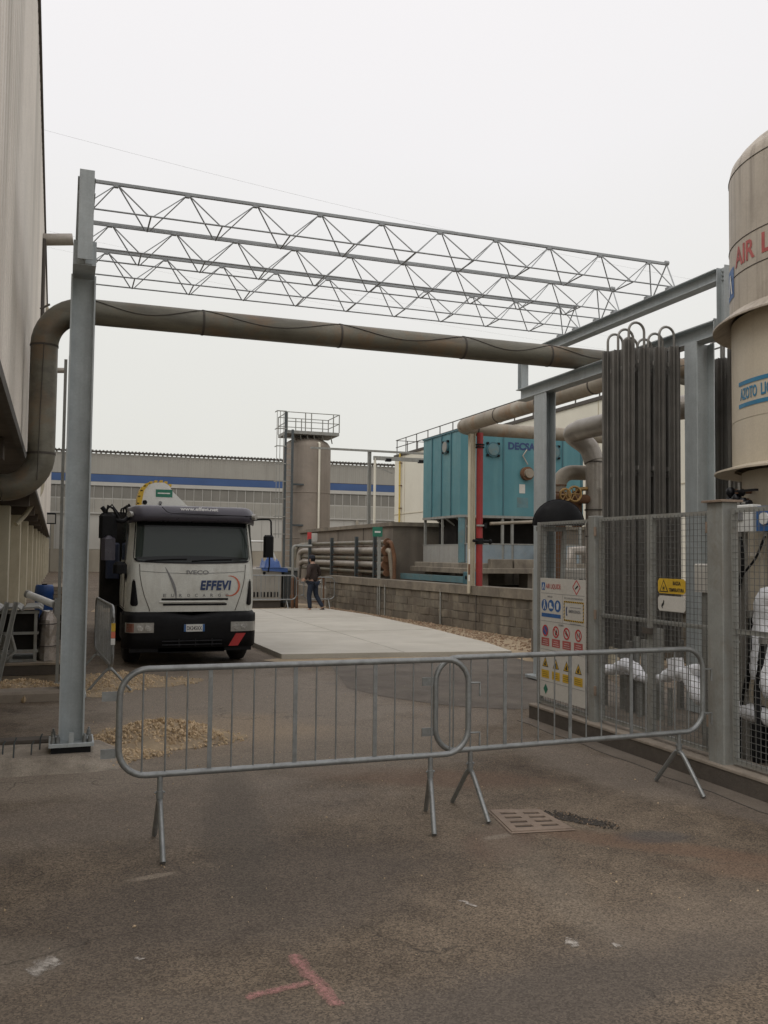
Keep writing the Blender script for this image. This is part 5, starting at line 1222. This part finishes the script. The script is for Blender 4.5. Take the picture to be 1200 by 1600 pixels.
# ================================================================== DRAIN GRATE, POTHOLE, PAINT MARKS
dg = thing('drain_grate', 'rust-brown slotted drain grate sunk in the asphalt beside the right barrier foot', 'grate', (2.95, 5.3, 0))
A, B_, C_, D_ = Vector((2.795, 5.565, 0)), Vector((3.13, 5.47, 0)), Vector((3.12, 5.03, 0)), Vector((2.715, 5.09, 0))
ctr = (A+B_+C_+D_)/4
def bil(u, v): return (A*(1-u)+B_*u)*(1-v)+(D_*(1-u)+C_*u)*v
gm = MB(); us = [0, .13, .43, .57, .87, 1]; vsn = [0, .15, .24, .35, .44, .56, .65, .76, .85, 1]
for i in range(5):
    for j in range(9):
        slot = (i in (1, 3)) and (j % 2 == 1)
        q = [bil(us[i], vsn[j]), bil(us[i+1], vsn[j]), bil(us[i+1], vsn[j+1]), bil(us[i], vsn[j+1])]
        z = .003 if slot else .014
        if slot: continue
        gm.add([(p.x, p.y, .005) for p in q]+[(p.x, p.y, .014) for p in q], [(4, 5, 6, 7), (0, 1, 5, 4), (1, 2, 6, 5), (2, 3, 7, 6), (3, 0, 4, 7)])
gm.build('grating', IRON, dg)
gm = MB(); q = [bil(.02, .02), bil(.98, .02), bil(.98, .98), bil(.02, .98)]; gm.add([(p.x, p.y, .004) for p in q], [(0, 1, 2, 3)]); gm.build('pit', BLKP, dg)
gm = MB()
for p_, q_ in ((A, B_), (B_, C_), (C_, D_), (D_, A)):
    o1 = ctr+(p_-ctr)*1.07; o2 = ctr+(q_-ctr)*1.07; i1 = ctr+(p_-ctr)*1.012; i2 = ctr+(q_-ctr)*1.012
    gm.add([(o1.x, o1.y, .0045), (o2.x, o2.y, .0045), (i2.x, i2.y, .009), (i1.x, i1.y, .009)], [(0, 1, 2, 3)])
gm.build('grate_frame', IRON, dg)
random.seed(9)
def paint_mat(name, c, scale=55, lo=.42, hi=.62):
    m = bpy.data.materials.new(name); m.use_nodes = True; lk = m.node_tree.links.new
    b = m.node_tree.nodes['Principled BSDF']; g_ = N(m, 'ShaderNodeNewGeometry').outputs['Position']
    b.inputs['Base Color'].default_value = (*c, 1); b.inputs['Roughness'].default_value = .85
    at = N(m, 'ShaderNodeAttribute'); at.attribute_name = 'edge'
    f = math_(m, 'ADD', math_(m, 'MULTIPLY', noise(m, g_, scale, 4, .7), .75), math_(m, 'SUBTRACT', at.outputs['Fac'], .45))
    a_ = ramp(m, f, lo, hi); lk(a_, b.inputs['Alpha']); return m
PINK = paint_mat('pink_spray_paint', (.44, .22, .20), 60, .45, .90); WSPL = paint_mat('white_splash', (.46, .42, .37), 45, .50, .80)
def strip(name, m, pts, w, lab=None, z=.004):
    """sprayed stroke: soft-edged ribbon with an 'edge' attribute for the broken outline"""
    pts = [Vector((*p, 0)) for p in pts]; vs = []; ed_ = []; fs = []
    for i, p in enumerate(pts):
        d = (pts[min(i+1, len(pts)-1)]-pts[max(i-1, 0)]).normalized(); n_ = Vector((-d.y, d.x, 0))
        ww_ = w*(1+random.uniform(-.2, .2))
        for k, t in enumerate((-1, -.5, 0, .5, 1)):
            v = p+n_*ww_*t; vs.append((v.x, v.y, z)); end = 0 if i in (0, len(pts)-1) else 1
            ed_.append((0.0, .62, .8, .62, 0.0)[k]*(1 if end else 0))
    for i in range(len(pts)-1):
        for k in range(4): fs.append((i*5+k, i*5+k+1, (i+1)*5+k+1, (i+1)*5+k))
    me = bpy.data.meshes.new(name); me.from_pydata(vs, [], fs); at = me.attributes.new('edge', 'FLOAT', 'POINT'); at.data.foreach_set('value', ed_)
    me.materials.append(m); o = link(name, me); 
    return o
def lerp_pts(a, b, n=9, j=.006): return [(a[0]+(b[0]-a[0])*i/n+random.uniform(-j, j), a[1]+(b[1]-a[1])*i/n+random.uniform(-j, j)) for i in range(n+1)]
HOLEM = paint_mat('broken_hole', (.045, .037, .030), 38, .40, .60)
o = strip('pothole', HOLEM, [(3.13, 5.44), (3.18, 5.33), (3.22, 5.24), (3.30, 5.16), (3.37, 5.08), (3.43, 5.0)], .105); tag(o, 'dark broken hole in the asphalt right of the drain grate', 'pothole')
def ps_():
    t = random.random(); return 3.14+.28*t+random.gauss(0, .035), 5.40-.38*t+random.gauss(0, .045), .003
tag(stones('asphalt_crumbs', ASPHB, 520, ps_, .003, .015, flat=.5), 'crumbled dark asphalt lumps in the hole beside the grate', None, None, 'stuff')
def ps2_():
    t = random.random(); return 3.14+.28*t+random.gauss(0, .06), 5.40-.38*t+random.gauss(0, .07), .003
tag(stones('pale_crumbs', STONEG, 130, ps2_, .003, .012, flat=.5), 'pale crumbs strewn around the hole beside the grate', None, None, 'stuff')
pk = thing('pink_paint_mark', 'faded pink sprayed T-shaped mark on the asphalt in the foreground', 'paint mark', (1.0, 3.6, 0))
for a, b, w_ in (((.985, 3.90), (1.05, 3.34), .060), ((.70, 3.55), (1.02, 3.60), .048)):
    o = strip('stroke', PINK, lerp_pts(a, b, 12), w_, z=.0045 if w_ > .05 else .004); o.parent = pk; o.matrix_parent_inverse = Matrix.Translation((-1.0, -3.6, 0))
k = 0
for a, b, w_, lab in (((2.18, 3.62), (2.26, 3.55), .075, 'whitish paint splash near the lower right corner, left one of two'), ((2.36, 3.50), (2.42, 3.49), .045, 'whitish paint splash near the lower right corner, right one of two'),
                 ((.34, 4.05), (.37, 4.01), .035, 'small pale spot on the asphalt left of the pink mark'), ((.63, 3.36), (.65, 3.33), .032, 'tiny pale spot on the asphalt just left of and below the pink mark'),
                 ((1.92, 4.22), (2.0, 4.07), .024, 'short white fleck on the asphalt between drain grate and pink mark'), ((-.12, 4.02), (.06, 4.16), .10, 'pale dusty stain on the asphalt at the left edge')):
    tag(strip('paint_splash', WSPL, lerp_pts(a, b, 5, .01), w_), lab, 'paint splash')

# ================================================================== TRUCK (built at its own origin: x across, front at y = 0, then moved)
tr_ = thing('lorry', 'white-cabbed flatbed lorry with crane arm and EFFEVI lettering parked beside the concrete slab', 'lorry', (0, 0, 0))
tr_['label'] = 'white-cabbed flatbed lorry with dark sun visor and crane arm parked beside the concrete slab'
def hw(z):
    pts = ((.8, .985), (1.0, .995), (1.5, .985), (1.62, .975), (2.2, .925), (2.45, .90), (2.52, .86))
    for (a, wa), (b, wb) in zip(pts, pts[1:]):
        if z <= b: t = max(0, (z-a)/(b-a)); return wa+(wb-wa)*t
    return .86
def yf(z):
    pts = ((.8, .02), (1.2, .0), (1.58, .03), (2.2, .16), (2.45, .27), (2.54, .42))
    for (a, wa), (b, wb) in zip(pts, pts[1:]):
        if z <= b: t = max(0, (z-a)/(b-a)); return wa+(wb-wa)*t
    return .42
def sy_(x, z):
    t = min(1, abs(x)/hw(z)); return yf(z)+.05*t*t+.24*max(0, (t-.86)/.14)**2.2
def sect(z, n=28):
    h = hw(z); p = [(h*math.sin(PI/2*(-1+2*i/n)), 0) for i in range(n+1)]
    p = [(x, sy_(x, z)) for x, _ in p]
    return [(-h, 1.55)]+[(x, y) for x, y in p]+[(h, 1.55)]
cabz = [.84, .87, .95, 1.1, 1.3, 1.5, 1.62, 1.8, 2.0, 2.2, 2.32, 2.38, 2.42]
mb = MB(); vs = []; k_ = None
for z in cabz:
    s0 = sect(z); k_ = len(s0); vs += [(x, y, z) for x, y in s0]
fs = [(i*k_+j, i*k_+j+1, (i+1)*k_+j+1, (i+1)*k_+j) for i in range(len(cabz)-1) for j in range(k_-1)]
mb.add(vs, fs, True); mb.add(vs[:k_], [tuple(range(k_))]); mb.add(vs[-k_:], [tuple(range(k_))])
mb.add([(-.985, 1.55, .84), (.985, 1.55, .84), (.9, 1.55, 2.42), (-.9, 1.55, 2.42)], [(0, 1, 2, 3)])
mb.build('cab', TWHITE, tr_)
def patch(x0, x1, z0, z1, off, m, name, parent=tr_, rc=0.0, nx=26, nz=8, x0t=None, x1t=None, bow=0, bowt=0):
    """skin panel that follows the cab front; rc corner radius; x0t/x1t upper corners; bow lowers the edges"""
    x0t = x0 if x0t is None else x0t; x1t = x1 if x1t is None else x1t
    vs = []; P_ = MB()
    zs = [z0+(z1-z0)*j/nz for j in range(nz+1)]
    if rc: zs = sorted(set(zs+[z0+rc*(1-math.cos(a*PI/12)) for a in range(7)]+[z1-rc*(1-math.cos(a*PI/12)) for a in range(7)]))
    for z in zs:
        t = (z-z0)/(z1-z0); a, b = x0+(x0t-x0)*t, x1+(x1t-x1)*t; d = 0
        if rc:
            e_ = min(z-z0, z1-z); 
            if e_ < rc: d = rc-math.sqrt(max(0, rc*rc-(rc-e_)**2))
        a += d; b -= d
        for i in range(nx+1):
            x = a+(b-a)*i/nx; s_ = (2*i/nx-1); zz = z+(bow*(1-t)+bowt*t)*(s_*s_)
            vs.append((x, sy_(x, zz)-off, zz))
    n = nx+1
    fs = [(j*n+i, j*n+i+1, (j+1)*n+i+1, (j+1)*n+i) for j in range(len(zs)-1) for i in range(nx)]
    P_.add(vs, fs, True); return P_.build(name, m, parent)
patch(-.895, .905, 1.575, 2.30, .006, BLKG, 'windscreen_seal', rc=.09, x0t=-.86, x1t=.86, bow=.02)
ws_ = patch(-.868, .878, 1.60, 2.30, .012, GLASS, 'windscreen', rc=.07, x0t=-.84, x1t=.84, bow=.02)
# dashboard seen through the glass as darker shapes, and the rubber edge
patch(-.84, .85, 1.61, 1.70, .0135, GLASSD, 'dashboard', ws_, rc=.03, bow=.03, bowt=-.03)
patch(-.83, .83, 2.14, 2.295, .0135, GLASSD, 'painted_shade_band', ws_)  # dark band painted on the glass as shading below the visor
for a, b in ((-.72, -.1), (-.02, .6)): 
    P_ = MB(); P_.tube([(a+(b-a)*k/8, sy_(a+(b-a)*k/8, 1.62+.015*k/8)-.03, 1.615+.03*math.sin(k/8*PI*.5)) for k in range(9)], .009, 6).build('wiper', BLK, tr_)
# sun visor: thick curved shade above the windscreen
P_ = MB(); n = 30; vv = []
for (z, o) in ((2.235, .02), (2.215, .16), (2.25, .225), (2.36, .20), (2.45, .12), (2.475, .0), (2.475, -.3)):
    for i in range(n+1):
        x = -1+2*i/n; h = .965; xx = x*h
        t = abs(x); y = yf(2.25)+.05*t*t+.16*max(0, (t-.82)/.18)**2-o+ (.02 if z > 2.4 else 0)
        zz = z - .035*max(0, (t-.8)/.2)**2
        vv.append((xx, y, zz))
P_.add(vv, [(j*(n+1)+i, j*(n+1)+i+1, (j+1)*(n+1)+i+1, (j+1)*(n+1)+i) for j in range(6) for i in range(n)], True)
for s in (0, n): P_.add([vv[j*(n+1)+s] for j in range(7)], [tuple(range(7))])
vis = P_.build('sun_visor', VISOR, tr_)
P_ = MB(); P_.tube([(-.50, -.068, 2.44), (-.42, -.06, 2.365), (-.36, -.055, 2.345), (.1, -.045, 2.335), (.9, .02, 2.33)], .006, 5).build('visor_crease', BLK, vis)
for s in (-1, 1): MB().tube([(s*.93, .10, 2.32), (s*.975, .06, 2.32)], .045, 12).build('marker_lamp', LENS, tr_)
def ttext(body, size, m, x, z, fit, off=.006, **k):
    me = text_mesh(body, size, ext=.0012, **k); xs = [v.co.x for v in me.vertices]; x0_, w_ = min(xs), max(xs)-min(xs)
    for v in me.vertices:
        xx = x+(v.co.x-x0_)*fit/w_; zz = z+v.co.y; v.co = Vector((xx, sy_(xx, zz)-off-v.co.z, zz))
    me.materials.clear(); me.materials.append(m); return link('lettering', me, tr_)
text('www.effevi.net', .078, WHTP, tr_, (-.22, -.063, 2.395), (1, .02, 0), (0, .5, 1), ext=.001, fit=.58, bold=.002)
ttext('EFFEVI', .19, NAVY, .11, 1.18, .485, shear=.16, bold=.009, space=1.12)
ttext('IVECO', .085, GRYP, -.10, 1.415, .34, bold=.002)
for i, ch_ in enumerate('EUROCARGO'): ttext(ch_, .065, GRYP, -.445+i*.119, 1.068, .045, bold=.001, off=.010)
P_ = MB(); pts = []
cx_, cz_ = .57, 1.235
for k in range(15):
    a = R(100-215*k/14); pts.append((cx_+.15*math.cos(a), cz_+.155*math.sin(a)))
vs = []
for i, (x, z) in enumerate(pts):
    a = R(100-215*i/14); w_ = .003+.012*math.sin(PI*i/14)
    for s in (-1, 1): xx, zz = x+math.cos(a)*w_*s, z+math.sin(a)*w_*s; vs.append((xx, sy_(xx, zz)-.006, zz))
P_.add(vs, [(2*i, 2*i+1, 2*i+3, 2*i+2) for i in range(14)]); P_.build('logo_arc', ORNG, tr_)
# bonnet flap seams, sweeping stripe, slots
def seam(pts, r=.0055, m=SEAM, name='panel_gap'): MB().tube([(x, sy_(x, z)-.001, z) for x, z in pts], r, 5).build(name, m, tr_)
seam([(-.80, 1.565), (-.79, 1.4), (-.765, 1.25), (-.72, 1.08), (-.65, .90), (-.635, .85)]); seam([(.82, 1.565), (.81, 1.4), (.785, 1.25), (.74, 1.08), (.68, .90), (.66, .85)])
seam([(-.8+.16*k, 1.46-.035*math.sin(PI*k/10)) for k in range(11)], .004, GRYP, 'crease')
P_ = MB(); vs = []
for i in range(13):
    t = i/12; x, z = -.42+.17*math.sin(t*PI*.62), 1.52-.62*t; w_ = .022*math.sin(PI*min(1, t*1.1+.05))
    for s in (-1, 1): xx = x+s*w_; vs.append((xx, sy_(xx, z)-.004, z))
P_.add(vs, [(2*i, 2*i+1, 2*i+3, 2*i+2) for i in range(12)]); P_.build('scuffed_stripe', GRYP, tr_)
patch(-.47, .55, 1.015, 1.046, .006, BLKG, 'grille_slot', rc=.012, bow=.0); patch(-.445, .53, .935, .966, .006, BLKG, 'grille_slot', rc=.012)
P_ = MB(); P_.tube([(-.5+.1*k, sy_(-.5+.1*k, .99)-.006, .99) for k in range(11)], .014, 8).build('grille_bar', TWHITE, tr_)
for s in (-1, 1):
    if s < 0: patch(-.925, -.805, .93, 1.335, .008, BLKG, 'corner_vent', rc=.045, x0t=-.90, x1t=-.86, nx=8)
    else: patch(.835, .935, .93, 1.335, .008, BLKG, 'corner_vent', rc=.045, x0t=.88, x1t=.915, nx=8)
# bumper
P_ = MB(); n = 30; vv = []
prof = [(.84, .05), (.82, -.06), (.77, -.085), (.62, -.09), (.45, -.075), (.30, -.05), (.285, .02)]
for z, y0 in prof:
    for i in range(n+1):
        t = -1+2*i/n; h = 1.03 if z < .8 else 1.0; dz = (.06*max(0, 1-abs(abs(t)-0)*2.2) if z > .75 else 0)
        vv.append((t*h, y0+.045*t*t+.30*max(0, (abs(t)-.86)/.14)**2.4+ .0, z-dz*.9))
P_.add(vv, [(j*(n+1)+i, j*(n+1)+i+1, (j+1)*(n+1)+i+1, (j+1)*(n+1)+i) for j in range(6) for i in range(n)], True)
bmp = P_.build('bumper', BLK, tr_)
for s in (-1, 1): MB().box(s*.985, s*1.025, .25, .8, .42, .80).build('bumper_end', BLK, tr_)
def by_(x, z): t = abs(x)/1.03; return -.09+.045*t*t+.30*max(0, (t-.86)/.14)**2.4
for s in (-1, 1):
    x0, x1 = (.58, .99); xs_ = [x0+(x1-x0)*k/10 for k in range(11)]
    P_ = MB(); vs = []
    for x in xs_:
        for z in (.535, .685): vs.append((s*x, by_(x, z)-.012, z))
    P_.add(vs, [(2*i, 2*i+1, 2*i+3, 2*i+2) for i in range(10)], True); h_ = P_.build('headlight', LENS, tr_)
    for xx in (.66, .78): MB().tube([(s*xx, by_(xx, .6)-.013, .61), (s*xx, by_(xx, .6)-.022, .61)], .052, 16).tube([(s*xx, by_(xx, .6)-.022, .61), (s*xx, by_(xx, .6)-.030, .61)], .03, 12).build('reflector', CHROME, h_)
    P_ = MB(); vs = []
    for x in (.87, .90, .94, .975):
        for z in (.545, .675): vs.append((s*x, by_(x, z)-.018, z))
    P_.add(vs, [(2*i, 2*i+1, 2*i+3, 2*i+2) for i in range(3)]); P_.build('indicator', mat('indicator_amber', (.22, .09, .06), .3, bump=0) if s < 0 else LENS, h_)
pl_ = MB().box(-.135, .175, -.108, -.092, .545, .655).build('number_plate', WHTP, tr_)
MB().box(-.135, -.105, -.111, -.108, .545, .655).build('plate_band', BLUE, pl_); MB().box(.145, .175, -.111, -.108, .545, .655).build('plate_band', BLUE, pl_)
text('DK245XX', .085, BLKP, tr_, (-.095, -.1095, .568), (1, 0, 0), (0, 0, 1), ext=.0005, fit=.225, bold=.001)
P_ = MB(); q = [(.665, .505), (.82, .505), (.705, .31), (.555, .31)]; P_.add([(x, by_(x, z)-.004+(.505-z)*.19, z) for x, z in q], [(0, 1, 2, 3)]); P_.build('red_stripe', REDP, tr_)
for z in (.40, .345): MB().tube([(-.45, -.078, z), (.45, -.078, z)], .011, 6).build('bumper_grille_bar', BLKG, bmp)
for x in (-.2, .05, .3): MB().box(x-.008, x+.008, -.085, -.06, .32, .43).build('bumper_grille_bar', BLKG, bmp)
MB().box(-.5, .5, .0, 1.3, .22, .5).build('axle_shade_box', BLK, tr_)  # axle box widened to block light and darken the ground beneath
MB().box(-.68, .68, 1.3, 7.3, .24, .6).build('underbody_shade_box', BLK, tr_)  # added box below the body, keeps light off the ground under the lorry
MB().box(-.92, .92, -.0, .12, .235, .30).build('front_shade_strip', BLK, tr_)  # added low strip, closes off light below the bumper
# cab sides
for s in (-1, 1):
    MB().prism([(.42, 1.62), (1.32, 1.62), (1.32, 2.22), (.56, 2.22)], 'x', s*.945, s*.985).build('side_window', GLASS, tr_)
    MB().box(s*.986, s*.996, .36, 1.40, .86, .875).build('door_sill', SEAM, tr_)
    MB().tube([(s*.995, .38, .9), (s*.995, .38, 1.6), (s*.96, .52, 2.24)], .007, 5).build('door_gap', SEAM, tr_)
    MB().box(s*.995, s*1.015, 1.1, 1.28, 1.38, 1.42).build('door_handle', BLK, tr_)
    # mudguard and front wheel
    P_ = MB(); P_.tube(arc((s*.86, .85, .46), (0, 1, 0), (0, 0, 1), .50, R(-5), R(185), 14), .055, 8).build('mudguard', BLK, tr_)
    for y in (.85, 4.6):
        w_ = MB(); w_.lathe([(.24, -.13), (.40, -.13), (.45, -.10), (.465, -.04), (.465, .04), (.45, .10), (.40, .13), (.24, .13)], 0, 0, 36)
        w_.xf(Matrix.Translation((s*.84, y, .465)) @ Matrix.Rotation(PI/2, 4, 'Y')); wo2 = w_.build('wheel', RUBB, tr_)
        q = MB(); q.lathe([(0, -.09), (.12, -.09), (.13, -.03), (.22, -.03), (.25, -.10), (.25, .10), (0, .10)], 0, 0, 24); q.xf(Matrix.Translation((s*.84, y, .465)) @ Matrix.Rotation(s*PI/2, 4, 'Y') @ Matrix.Scale(-1, 4, (0, 0, 1))); q.build('rim', GREYB, wo2)
# mirror with arm on the right-hand side of the picture
MB().tube(bend([(.90, .28, 2.27), (1.06, .10, 2.29), (1.215, .05, 2.29), (1.225, .05, 2.02)], .05, 5), .014, 8).build('mirror_arm', BLK, tr_)
MB().tube([(1.20, .05, 1.70), (1.2, .05, 1.55), (1.19, .08, 1.45)], .012, 8).build('mirror_stalk', BLK, tr_)
MB().bbox(1.10, 1.26, .0, .09, 1.68, 2.04, .03).build('mirror', BLK, tr_)
# mirror cluster on the other side
MB().tube(bend([(-.92, .22, 2.32), (-1.05, .10, 2.20), (-1.25, .12, 2.26), (-1.36, .15, 2.42)], .06, 5), .035, 8).build('mirror_arm', BLK, tr_)
MB().bbox(-1.40, -1.14, .05, .20, 1.95, 2.33, .05).build('mirror', BLK, tr_); MB().bbox(-1.36, -1.16, .0, .12, 1.62, 1.99, .05).build('mirror', VISOR, tr_)
MB().bbox(-1.18, -.98, .02, .2, 1.42, 1.60, .05).build('mirror', BLK, tr_)
MB().tube([(-1.3, .1, 2.30), (-1.28, .08, 2.44), (-1.2, .08, 2.40), (-1.12, .1, 2.26)], .02, 6).tube([(-1.36, .12, 2.3), (-1.22, .1, 2.46), (-1.1, .12, 2.3)], .013, 6).build('looped_hose', BLK, tr_)
MB().tube([(-1.0, .2, 1.5), (-.95, .3, 1.2), (-.98, .35, .95)], .02, 6).build('mirror_strut', BLK, tr_)
# equipment column and crane behind the cab, flatbed
MB().bbox(-1.30, -.88, 1.75, 2.25, .85, 2.42, .04).build('equipment_cabinet', DARKV, tr_)
MB().bbox(-1.22, -1.0, 1.65, 1.745, 1.3, 1.9, .03).build('blue_canister', mat('canister_blue', (.015, .025, .06), .5, bump=0), tr_)
MB().box(-.86, .86, 1.7, 2.5, .75, 1.6).build('crane_base', DARKV, tr_)
P_ = MB()
ol_ = [(-.72, 2.35), (-.70, 2.62), (-.66, 2.80), (-.58, 2.90), (-.46, 2.945), (-.30, 2.95), (-.22, 2.90), (-.16, 2.80), (.10, 2.55), (.24, 2.40), (.24, 2.2), (-.72, 2.2)]
ol_ = [(x*1.02+.03, z) for x, z in ol_]
P_.prism(ol_, 'y', 1.80, 2.10); cra = P_.build('crane_arm', WHTP, tr_)
P_ = MB(); P_.prism([(-.735, 2.30), (-.725, 2.66), (-.68, 2.83), (-.60, 2.92), (-.52, 2.955), (-.55, 2.90), (-.62, 2.80), (-.655, 2.6), (-.66, 2.30)], 'y', 1.76, 2.14); P_.build('yellow_edge', YEL, cra)
for k in range(5):
    x, z = ((-.50, 2.955), (-.42, 2.975), (-.33, 2.98), (-.25, 2.965), (-.18, 2.92))[k]; MB().box(x-.02, x+.025, 1.82, 2.08, z-.03, z+.012).build('guide_tooth', YEL, cra)
for k in range(5):
    x, z = ((-.715, 2.45), (-.705, 2.58), (-.69, 2.70), (-.65, 2.80), (-.60, 2.88))[k]; MB().box(x-.03, x+.01, 1.752, 1.76, z-.008, z+.008).build('edge_notch', BLK, cra)
MB().box(-.42, -.14, 1.794, 1.799, 2.70, 2.83).build('green_label', GREEN, cra)
text('CRANE', .06, WHTP, cra, (-.40, 1.792, 2.745), (1, 0, 0), (0, 0, 1), ext=.0004, fit=.22) if False else MB().box(-.39, -.18, 1.791, 1.7935, 2.755, 2.775).build('label_print', WHTP, cra)
MB().tube([(-.60, 1.79, 2.6), (-.60, 1.80, 2.6)], .04, 10).build('pivot_bolt', BLK, cra)
MB().tube([(-.36, 1.78, 2.56), (-.1, 1.78, 2.38)], .022, 8).build('hydraulic_ram', BLK, cra)
MB().tube([(-.34, 1.79, 2.60), (-.34, 1.80, 2.60)], .03, 10).build('pivot_bolt', GRYP, cra)
for k in range(4): MB().tube(bend([(-.95+.05*k, 1.8, 2.0), (-1.0+.04*k, 1.75, 2.50+.03*k), (-.80, 1.85, 2.45)], .08, 5), .014, 6).build('hydraulic_hose', BLK, tr_)
MB().box(-1.05, 1.05, 2.6, 7.6, .92, 1.04).build('flatbed', DARKV, tr_)
for s in (-1, 1):
    MB().box(s*1.03, s*1.06, 2.6, 7.6, .80, 1.16).build('side_board', DARKV, tr_)
    MB().box(s*.38, s*.46, .9, 7.5, .55, .85).build('chassis_rail', BLK, tr_)
    MB().box(s*.55, s*1.0, 2.2, 3.6, .42, .82).build('tank_box', BLK, tr_)
MB().box(-1.0, 1.0, 7.55, 7.6, .45, .95).build('tail_board', DARKV, tr_)
MB().box(-.9, .9, 1.2, 1.55, .5, .84).build('cab_mount', BLK, tr_)
tr_.location = (1.90, 13.93, 0)

# ================================================================== PERSON
pe = thing('person', 'person in dark brown jacket, jeans and dark cap walking away beside the pipe rack', 'person', (0, 0, 0))
def skinned(name, joints, edges, m, parent, root=0, sub=2):
    me = bpy.data.meshes.new(name); me.from_pydata([j[0] for j in joints], edges, []); me.materials.append(m)
    o = link(name, me, parent)
    sk = o.modifiers.new('skin', 'SKIN'); sk.use_smooth_shade = True
    if not me.skin_vertices: raise RuntimeError('no skin layer')
    for i, j in enumerate(joints):
        r = j[1] if isinstance(j[1], tuple) else (j[1], j[1]); d = me.skin_vertices[0].data[i]; d.radius = r; d.use_root = (i == root)
    ss = o.modifiers.new('subdivision', 'SUBSURF'); ss.levels = sub; ss.render_levels = sub
    return o
# facing +y; back towards the camera
SHX = 0
J = [((0, 0, .93), (.15, .105)), ((0, .01, 1.12), (.145, .10)), ((0, .02, 1.30), (.165, .11)), ((0, .015, 1.40), (.10, .075)), ((0, .03, 1.47), .055), ((0, .05, 1.545), (.075, .085)), ((0, .055, 1.62), (.078, .092)), ((0, .05, 1.68), (.055, .065)),
     ((-.19, .01, 1.375), .055), ((-.285, -.05, 1.13), .052), ((-.20, .13, .99), .033), ((-.185, .18, .965), .028),
     ((.19, .01, 1.375), .055), ((.295, -.04, 1.14), .052), ((.22, .14, 1.02), .033), ((.205, .19, 1.0), .028),
     ((-.095, .0, .88), .088), ((-.10, .07, .50), .058), ((-.105, .02, .10), .042), ((-.11, .10, .045), .042), ((-.11, .17, .035), .033),
     ((.095, .0, .88), .088), ((.13, -.02, .50), .058), ((.17, -.24, .16), .042), ((.175, -.19, .07), .040), ((.18, -.13, .04), .032)]
Eb = [(0, 1), (1, 2), (2, 3), (3, 4), (4, 5), (5, 6), (6, 7), (3, 8), (8, 9), (9, 10), (10, 11), (3, 12), (12, 13), (13, 14), (14, 15), (0, 16), (16, 17), (17, 18), (18, 19), (19, 20), (0, 21), (21, 22), (22, 23), (23, 24), (24, 25)]
body = skinned('body', J, Eb, SKIN, pe)
def grow(idx, k): return [(J[i][0], tuple(q*k for q in J[i][1]) if isinstance(J[i][1], tuple) else J[i][1]*k) for i in idx]
jk = grow([0, 1, 2, 3, 4, 8, 9, 10, 12, 13, 14], 1.17); jk[0] = ((0, 0, .85), (.20, .15)); jk[3] = ((0, .015, 1.40), (.145, .105)); jk[4] = ((0, .02, 1.46), .078); jk[5] = ((-.20, .01, 1.38), .082); jk[8] = ((.20, .01, 1.38), .082)
skinned('jacket', jk, [(0, 1), (1, 2), (2, 3), (3, 4), (3, 5), (5, 6), (6, 7), (3, 8), (8, 9), (9, 10)], JACK, pe)
tz = [((0, 0, .95), (.158, .115)), ((-.095, .0, .86), .102), ((-.10, .07, .50), .076), ((-.105, .02, .10), .062), ((.095, .0, .86), .102), ((.13, -.02, .50), .076), ((.172, -.25, .15), .060)]
skinned('trousers', tz, [(0, 1), (1, 2), (2, 3), (0, 4), (4, 5), (5, 6)], JEAN, pe)
for a, b, c_ in (((-.105, -.03, .055), (-.108, .08, .05), (-.11, .19, .035)), ((.172, -.29, .13), (.175, -.2, .07), (.18, -.10, .035))):
    skinned('shoe', [(a, .047), (b, .052), (c_, .038)], [(0, 1), (1, 2)], SHOE, pe)
cp = MB(); cp.lathe([(.093, 1.60), (.097, 1.64), (.085, 1.69), (.055, 1.715), (0, 1.725)], 0, .05, 20); cp.prism([(-.075, .12), (-.06, .19), (0, .215), (.06, .19), (.075, .12)], 'z', 1.605, 1.618); cp.build('cap', CAPM, pe)
hr = MB(); hr.lathe([(.078, 1.53), (.088, 1.57), (.092, 1.61)], 0, .04, 20, PI*1.05, PI*1.95); hr.build('hair', BLK, pe)
fc = MB(); fc.prism([(.135, 1.545), (.165, 1.55), (.14, 1.585)], 'x', -.012, .012); fc.build('nose', SKIN, pe)
for s in (-1, 1):
    e_ = MB(); e_.tube([(s*.085, .05, 1.545), (s*.097, .045, 1.57), (s*.09, .045, 1.59)], [.010, .014, .010], 8); e_.build('ear', SKIN, pe)
    MB().box(s*.03-.012, s*.03+.012, .135, .142, 1.58, 1.588).build('eye', BLKP, pe)
    hd = Vector((-.185, .18, .965)) if s < 0 else Vector((.205, .19, 1.0))
    h_ = MB(); h_.box(-.014, .014, 0, .085, -.04, .04, Matrix.Translation(hd))
    for k, l in enumerate((.07, .08, .075, .06)):
        z = .03-.02*k; h_.tube([hd+Vector((0, .08, z)), hd+Vector((-s*.012, .08+l*.5, z-.005)), hd+Vector((-s*.04, .08+l*.85, z-.012))], [.0095, .009, .0075], 6)
    h_.tube([hd+Vector((-s*.01, .03, .035)), hd+Vector((-s*.03, .06, .055)), hd+Vector((-s*.035, .085, .055))], [.011, .010, .008], 6); h_.build('hand', SKIN, pe)
MB().box(-.03, .03, .137, .141, 1.515, 1.521).build('mouth', REDT, pe)
pe.location = (7.06, 25.8, .085 if False else .0); pe.rotation_euler = (0, 0, R(38))
